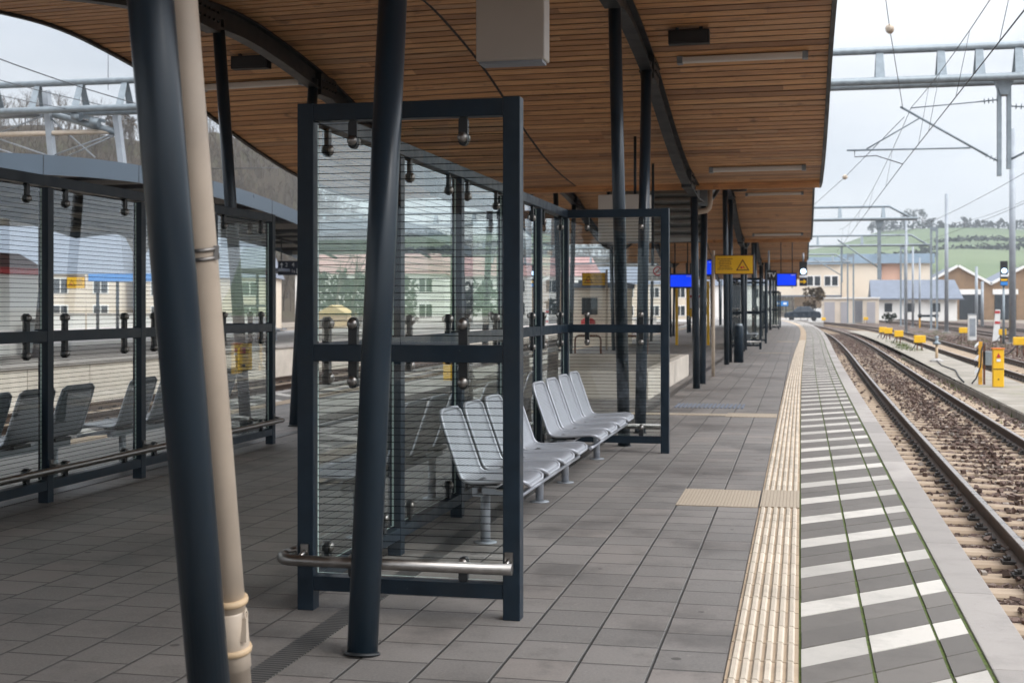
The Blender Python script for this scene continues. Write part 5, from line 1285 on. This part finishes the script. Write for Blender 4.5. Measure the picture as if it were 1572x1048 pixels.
cab = thing('utility_cabinet', (2.0, 168, -.3), 'small white cabinet beside the parked car', 'cabinet')
MB().box(1.7, 2.6, 168, 168.7, -.30, 1.25).build('body', 'white_paint', cab, bevel=.03); MB().box(1.95, 2.25, 167.97, 167.998, .2, .7).build('vent', 'black', cab)
bl = thing('blue_sign', (-1.6, 130, 0), 'small blue platform sign with two white marks at the end of the platform', 'sign')
MB().tube((-2.2, 130, -.5), (-2.2, 130, 2.0), .05, 8).build('post', 'galv', bl); MB().box(-2.3, -1.1, 129.9, 129.95, 1.55, 2.0).build('board', 'blue_fascia', bl); MB().box(-2.15, -1.85, 129.88, 129.899, 1.68, 1.88).build('mark', 'white_mark', bl); MB().box(-1.55, -1.25, 129.88, 129.899, 1.68, 1.88).build('mark', 'white_mark', bl)

# ---------------------------------------------------------------- hills
hpx = [(-900, 120), (-300, 178), (-100, 192), (60, 190), (160, 205), (230, 214), (330, 196), (400, 225), (460, 262), (520, 340), (600, 380), (700, 392), (780, 386), (900, 396), (1060, 410), (1180, 396), (1250, 384), (1300, 371), (1350, 358), (1400, 352), (1460, 350), (1572, 350), (1700, 346), (2200, 352)]
def crest(az):
    px = 786 + F * math.tan(max(-1.2, min(1.0, az)))
    py = np.interp(px, [a for a, _ in hpx], [b for _, b in hpx]); d = 1 / math.cos(az) if abs(az) < 1.4 else 5
    rc = float(np.interp(px, [-900, 330, 480, 620, 900, 1200, 1300, 2200], [230, 270, 330, 520, 700, 900, 1100, 1200]))
    r0 = float(np.interp(px, [-900, 330, 480, 700, 1150, 1300, 2200], [150, 165, 210, 260, 300, 330, 330]))
    return r0, rc, (HY - py) * rc * math.cos(az) / F + HC + .9
def hz(az, r):
    r0, rc, h = crest(az); t = (r - r0) / (rc - r0); t = max(0, t)
    base = h * (t ** 1.25 if t < 1 else 1 + .12 * (1 - math.exp(-(t - 1)))) - .9
    x, y = r * math.sin(az), r * math.cos(az)
    return base + (min(1, t * 3)) * (1.1 * math.sin(x * .031 + 1) * math.cos(y * .027) + .7 * math.sin(x * .083 + y * .061)) * (1 if rc > 500 else .6)
def pol(az, r):                                   # azimuth measured from the camera's view direction
    a = az - TH; return r * math.sin(a), r * math.cos(a)
for nm, mt, a0, a1 in (('wooded_hill', 'scrub', -1.15, .212), ('green_hill', 'field', .212, .62)):
    azs = frange(a0, a1, .012); q = MB(); rows = []
    rs_ = [0, .06, .15, .25, .35, .45, .55, .65, .75, .85, .95, 1.0, 1.1, 1.4]
    for az in azs:
        r0, rc, h = crest(az)
        for s in rs_: r = r0 + (rc - r0) * s; x, y = pol(az, r); q.v.append((x, y, hz(az, r)))
    n = len(rs_)
    for i in range(len(azs) - 1):
        for j in range(n - 1): q.f.append((i*n + j, i*n + j + 1, (i+1)*n + j + 1, (i+1)*n + j)); q.m.append(0); q.s.append(True)
    o = q.build(nm, mt, fix=False); o['kind'] = 'structure'

# bare winter trees: sticks, merged into one wood on the left hillside
def bare_tree(rng, h):
    segs = []
    def grow(p, d, l, r, lev):
        q = p + d * l; segs.append((p, q, r, r * .62))
        if lev == 0: return
        for _ in range(3 if lev > 1 else 4):
            nd = (d + Vector((rng.uniform(-1, 1), rng.uniform(-1, 1), rng.uniform(-.2, .7))) * .62).normalized()
            grow(p.lerp(q, rng.uniform(.55, 1)), nd, l * rng.uniform(.55, .8), r * .55, lev - 1)
    grow(Vector((0, 0, 0)), Vector((rng.uniform(-.06, .06), rng.uniform(-.06, .06), 1)).normalized(), h * .38, h * .012, 3)
    return segs
def segs_np(segs):
    V, Fq = [], []
    for p, q, r, r2 in segs:
        d = (q - p).normalized(); x = d.cross(Vector((.3, .9, .1))).normalized(); y = d.cross(x); b = len(V)
        for c, rr in ((p, r), (q, r2)):
            for k in range(3): a = 2.094 * k; V.append(c + (x * math.cos(a) + y * math.sin(a)) * rr)
        for k in range(3): Fq.append((b + k, b + (k + 1) % 3, b + 3 + (k + 1) % 3, b + 3 + k))
    return np.array([tuple(v) for v in V]), np.array(Fq)
rt = random.Random(11)
protos = [segs_np(bare_tree(rt, 9.0)) for _ in range(6)]
def wood(name, label, n, a0, a1, s0, s1, mt, hmin, hmax, thick=1.0):
    Vs, Fs, b = [], [], 0
    for i in range(n):
        az = rt.uniform(a0, a1); r0, rc, _ = crest(az); r = r0 + (rc - r0) * rt.uniform(s0, s1); x, y = pol(az, r); z = hz(az, r)
        V, Fq = protos[rt.randrange(6)]; k = rt.uniform(hmin, hmax) / 9; a = rt.uniform(0, 6.28); c, s = math.cos(a), math.sin(a)
        W_ = np.stack([(V[:, 0] * c - V[:, 1] * s) * k * 1.15 + x, (V[:, 0] * s + V[:, 1] * c) * k * 1.15 + y, V[:, 2] * k + z - .2], 1)
        Vs.append(W_); Fs.append(Fq + b); b += len(V)
    o = np_mesh(name, np.concatenate(Vs), np.concatenate(Fs), mt); return tag(o, label, 'wood', kind='stuff')
wood('hillside_wood', 'bare brown winter woodland covering the left hillside', 2600, -.62, -.13, .06, 1.03, 'twig', 5, 9.5)
wood('distant_wood', 'dark bare wood on the low hill behind the middle of the platform', 1500, -.14, .22, .05, 1.0, 'twig', 8, 14)
def clump(name, label, cat, group, base, h, rad, mt, n=420, leaf=.5, trunk=True, zlo=.3):
    t = thing(name, base, label, cat, group); rr = random.Random(hash(label) % 999); B = Vector(base); q = MB()
    cl_ = [(Vector((rr.gauss(0, .45), rr.gauss(0, .45), rr.uniform(zlo, 1) if zlo < .9 else .9)), rr.uniform(.25, .5)) for _ in range(9)]
    for i in range(n):
        c, s = cl_[rr.randrange(9)]; v = Vector((rr.gauss(0, 1), rr.gauss(0, 1), rr.gauss(0, 1))); v = v.normalized() * s * rr.uniform(.5, 1)
        p = B + Vector(((c.x + v.x) * rad, (c.y + v.y) * rad, min(1.08, max(.05, c.z + v.z * .5)) * h))
        a = Vector((rr.gauss(0, 1), rr.gauss(0, 1), rr.gauss(0, 1))).normalized(); b = a.cross(Vector((.3, .5, .8))).normalized(); L_ = leaf * rr.uniform(.6, 1.3)
        q.add([p - a * L_, p + b * L_ * .5, p + a * L_, p - b * L_ * .5], [(0, 1, 2, 3)])
    q.build('crown', mt, t, fix=False)
    if trunk:
        tr = MB(); tr.tube(B - Vector((0, 0, .3)), B + Vector((0, 0, h * .7)), h * .035, 7, h * .012)
        for i in range(5): a = i * 1.256; tr.tube(B + Vector((0, 0, h * (.3 + .07 * i))), B + Vector((math.cos(a) * rad * .6, math.sin(a) * rad * .6, h * (.55 + .07 * i))), h * .014, 5, h * .005)
        tr.build('trunk', 'bark', t)
    return t
for i, (px, hh) in enumerate(((1338, 15), (1356, 21), (1372, 12), (1388, 24), (1402, 26), (1416, 23), (1428, 13), (1446, 10), (1482, 15), (1500, 11), (1518, 10), (1534, 12), (1560, 12), (1575, 14))):
    az = math.atan((px - 786) / F); r0, rc, h = crest(az); x, y = pol(az, rc * .99)
    clump('hilltop_tree', ['leftmost dark tree on the hilltop skyline', 'round dark tree on the hilltop, second from the left', 'small tree on the hilltop left of the tallest clump', 'left tree of the tallest hilltop clump', 'middle tree of the tallest hilltop clump', 'right tree of the tallest hilltop clump', 'small tree right of the tallest hilltop clump', 'lone low tree on the hilltop before the slim mast', 'tree on the hilltop just right of the slim mast', 'low tree on the hilltop right of the slim mast, further along', 'small hilltop tree between slim mast and tall mast', 'hilltop tree just left of the tall right mast', 'hilltop tree just right of the tall right mast', 'hilltop tree at the right picture edge'][i], 'tree', 'trees on the green hill', (x, y, hz(az, rc * .99) - .5), hh * .62, hh * .27, 'leaf_dark', 520, .62)
# hedgerows across the green hill
for lab, s, a0, a1, h in (('dark hedge line along the hilltop', .985, .27, .52, 5.0), ('upper dark hedge line across the green fields', .72, .31, .52, 3.2), ('lower dark hedge line across the green fields', .60, .30, .52, 3.6), ('hedge line low on the green fields left of the masts', .50, .23, .31, 3.0)):
    q = MB(); rr = random.Random(5)
    for az in frange(a0, a1, .0011):
        r0, rc, _ = crest(az); r = r0 + (rc - r0) * (s + .006 * math.sin(az * 60)); x, y = pol(az, r); z = hz(az, r); k = h * rr.uniform(.55, 1.25)
        for _ in range(5):
            c = Vector((x + rr.uniform(-1, 1), y + rr.uniform(-1.5, 1.5), z + rr.uniform(.1, 1) * k)); a = Vector((rr.gauss(0, 1), rr.gauss(0, 1), rr.gauss(0, 1))).normalized(); b = a.cross(Vector((.2, .4, .9))).normalized()
            q.add([c - a * 1.5, c + b * 1.0, c + a * 1.5, c - b * 1.0], [(0, 1, 2, 3)])
    o = q.build('hedgerow', 'hedge', fix=False); tag(o, lab, 'hedge', group='hedgerows on the green hill')
wood('foothill_scrub', 'brown bare scrub at the foot of the green hill behind the brick shed', 420, -.13, .45, .02, .16, 'bark', 6, 13)
# single trees and bushes
clump('bush', 'brown autumn bush under the cream building beside the parked car', 'bush', 'bushes', (1.9, 175, -.3), 3.8, 1.7, 'leaf_dry', 420, .28, True, .2)
clump('bush', 'green weedy bush beside the equipment hut', 'bush', 'bushes', (11.5, 183, -.8), 1.3, 1.2, 'leaf_dark', 200, .2, False, .1)
for i, (az, s) in enumerate(((-.288, .93),)):
    r0, rc, _ = crest(az); x, y = pol(az, r0 + (rc - r0) * s); z = hz(az, r0 + (rc - r0) * s)
    clump('russet_tree', 'small russet tree on the left skyline beside the foreground column', 'tree', None, (x, y, z), 7, 3.2, 'leaf_dry', 500, .35, True, .4)
V0, F0 = segs_np(bare_tree(random.Random(21), 9.0))
for i, (x, y, k, lab) in enumerate(((-21.5, 62, .75, 'bare tree seen through the last pane of the left shelter'), (-36, 100, .9, 'bare tree behind the blue roofed shelter'), (-15, 130, 1.0, 'bare tree seen through the near panel'))):
    t = thing('bare_tree', (x, y, -.8), lab, 'tree', 'bare trees'); np_mesh('branches', V0 * k, F0, 'bark', t)
    MB().tube((x, y, -.86), (x, y, -.8 + 3 * k), .17 * k, 8, .12 * k).build('trunk', 'bark', t)

# evergreen hedge and timber shed behind the tracks on the left
hg = MB(); rr = random.Random(9)
for i in range(2600):
    u = rr.random(); c = at(486 + 150 * u, 470, 118 + 4 * u); zt_ = 4.3 + .5 * math.sin(u * 31) + .3 * math.sin(u * 77)
    p = Vector((c.x, c.y + rr.uniform(-1.2, 1.2), rr.uniform(-.7, zt_))); a = Vector((rr.gauss(0, 1), rr.gauss(0, 1), rr.gauss(0, 1))).normalized(); b = a.cross(Vector((.2, .4, .9))).normalized()
    hg.add([p - a * .32, p + b * .2, p + a * .32, p - b * .2], [(0, 1, 2, 3)])
tag(hg.build('hedge', 'leaf_dark', fix=False), 'dark evergreen hedge in front of the pink roofed building, behind the near panel', 'hedge')
def shrub_row():
    for i, (px, Y, h, r) in enumerate(((660, 150, 4.5, 3.0), (700, 152, 3.6, 2.6), (742, 155, 5.0, 3.2), (880, 120, 3.0, 2.0))):
        c = at(px, 470, Y); clump('shrub', ['leftmost round shrub behind the tracks in the near panel', 'low middle shrub behind the tracks in the near panel', 'tallest shrub behind the tracks near the right post of the panel', 'small shrub beside the cream cabin behind the stairwell'][i], 'shrub', 'shrubs behind the left tracks', (c.x, Y, -.8), h, r, 'leaf_dark', 420, .42, True, .25)
shrub_row()
c = at(510, 480, 80); ts = thing('timber_shed', (c.x, 80, -.8), 'small pale timber shed seen through the near panel left of the dark column', 'shed')
MB().box(c.x - 1.0, c.x + 1.0, 80, 81.5, -.85, 1.0).build('wall', 'timber', ts); MB().prism([(c.x - 1.15, 1.0), (c.x + 1.15, 1.0), (c.x, 1.6)], 'xz', 79.8, 81.7).build('roof', 'timber', ts)

# ---------------------------------------------------------------- air
hzb = MB().box(-1700, 1700, -1680, 1720, -3, 190).build('haze', 'white_mark'); hzb['kind'] = 'stuff'
m = bpy.data.materials.new('haze_air'); m.use_nodes = True; n = m.node_tree.nodes; n.clear()
o = n.new('ShaderNodeOutputMaterial'); v = n.new('ShaderNodeVolumePrincipled'); v.inputs['Color'].default_value = (.80, .86, .93, 1); v.inputs['Density'].default_value = .00028
m.node_tree.links.new(v.outputs[0], o.inputs['Volume']); hzb.data.materials.clear(); hzb.data.materials.append(m)

# weeds and tufts beside the tracks
wd = MB(); rr = random.Random(17)
spots_ = [(rr.uniform(5.9, 6.4), rr.uniform(30, 95)) for _ in range(40)] + [(rr.uniform(4.9, 5.8), rr.uniform(66, 84)) for _ in range(36)] + [(rr.uniform(9.2, 12.5), rr.uniform(60, 130)) for _ in range(70)] + [(rr.uniform(3.9, 4.3), rr.uniform(22, 60)) for _ in range(24)]
for x, y in spots_:
    for _ in range(rr.randint(8, 18)):
        a = rr.uniform(0, 6.28); l = rr.uniform(.05, .20); p = Vector((x + rr.gauss(0, .12), y + rr.gauss(0, .2), -.80 if not 4.4 < x < 5.9 else -.63)); d = Vector((math.cos(a), math.sin(a), 0))
        n_ = Vector((-d.y, d.x, 0)) * .012; t_ = p + d * l * .6 + Vector((0, 0, l))
        wd.add([p - n_, p + n_, t_], [(0, 1, 2)])
tag(wd.build('weeds', 'moss', fix=False), 'tufts of weeds growing in the ballast beside the tracks', 'weeds', kind='stuff')
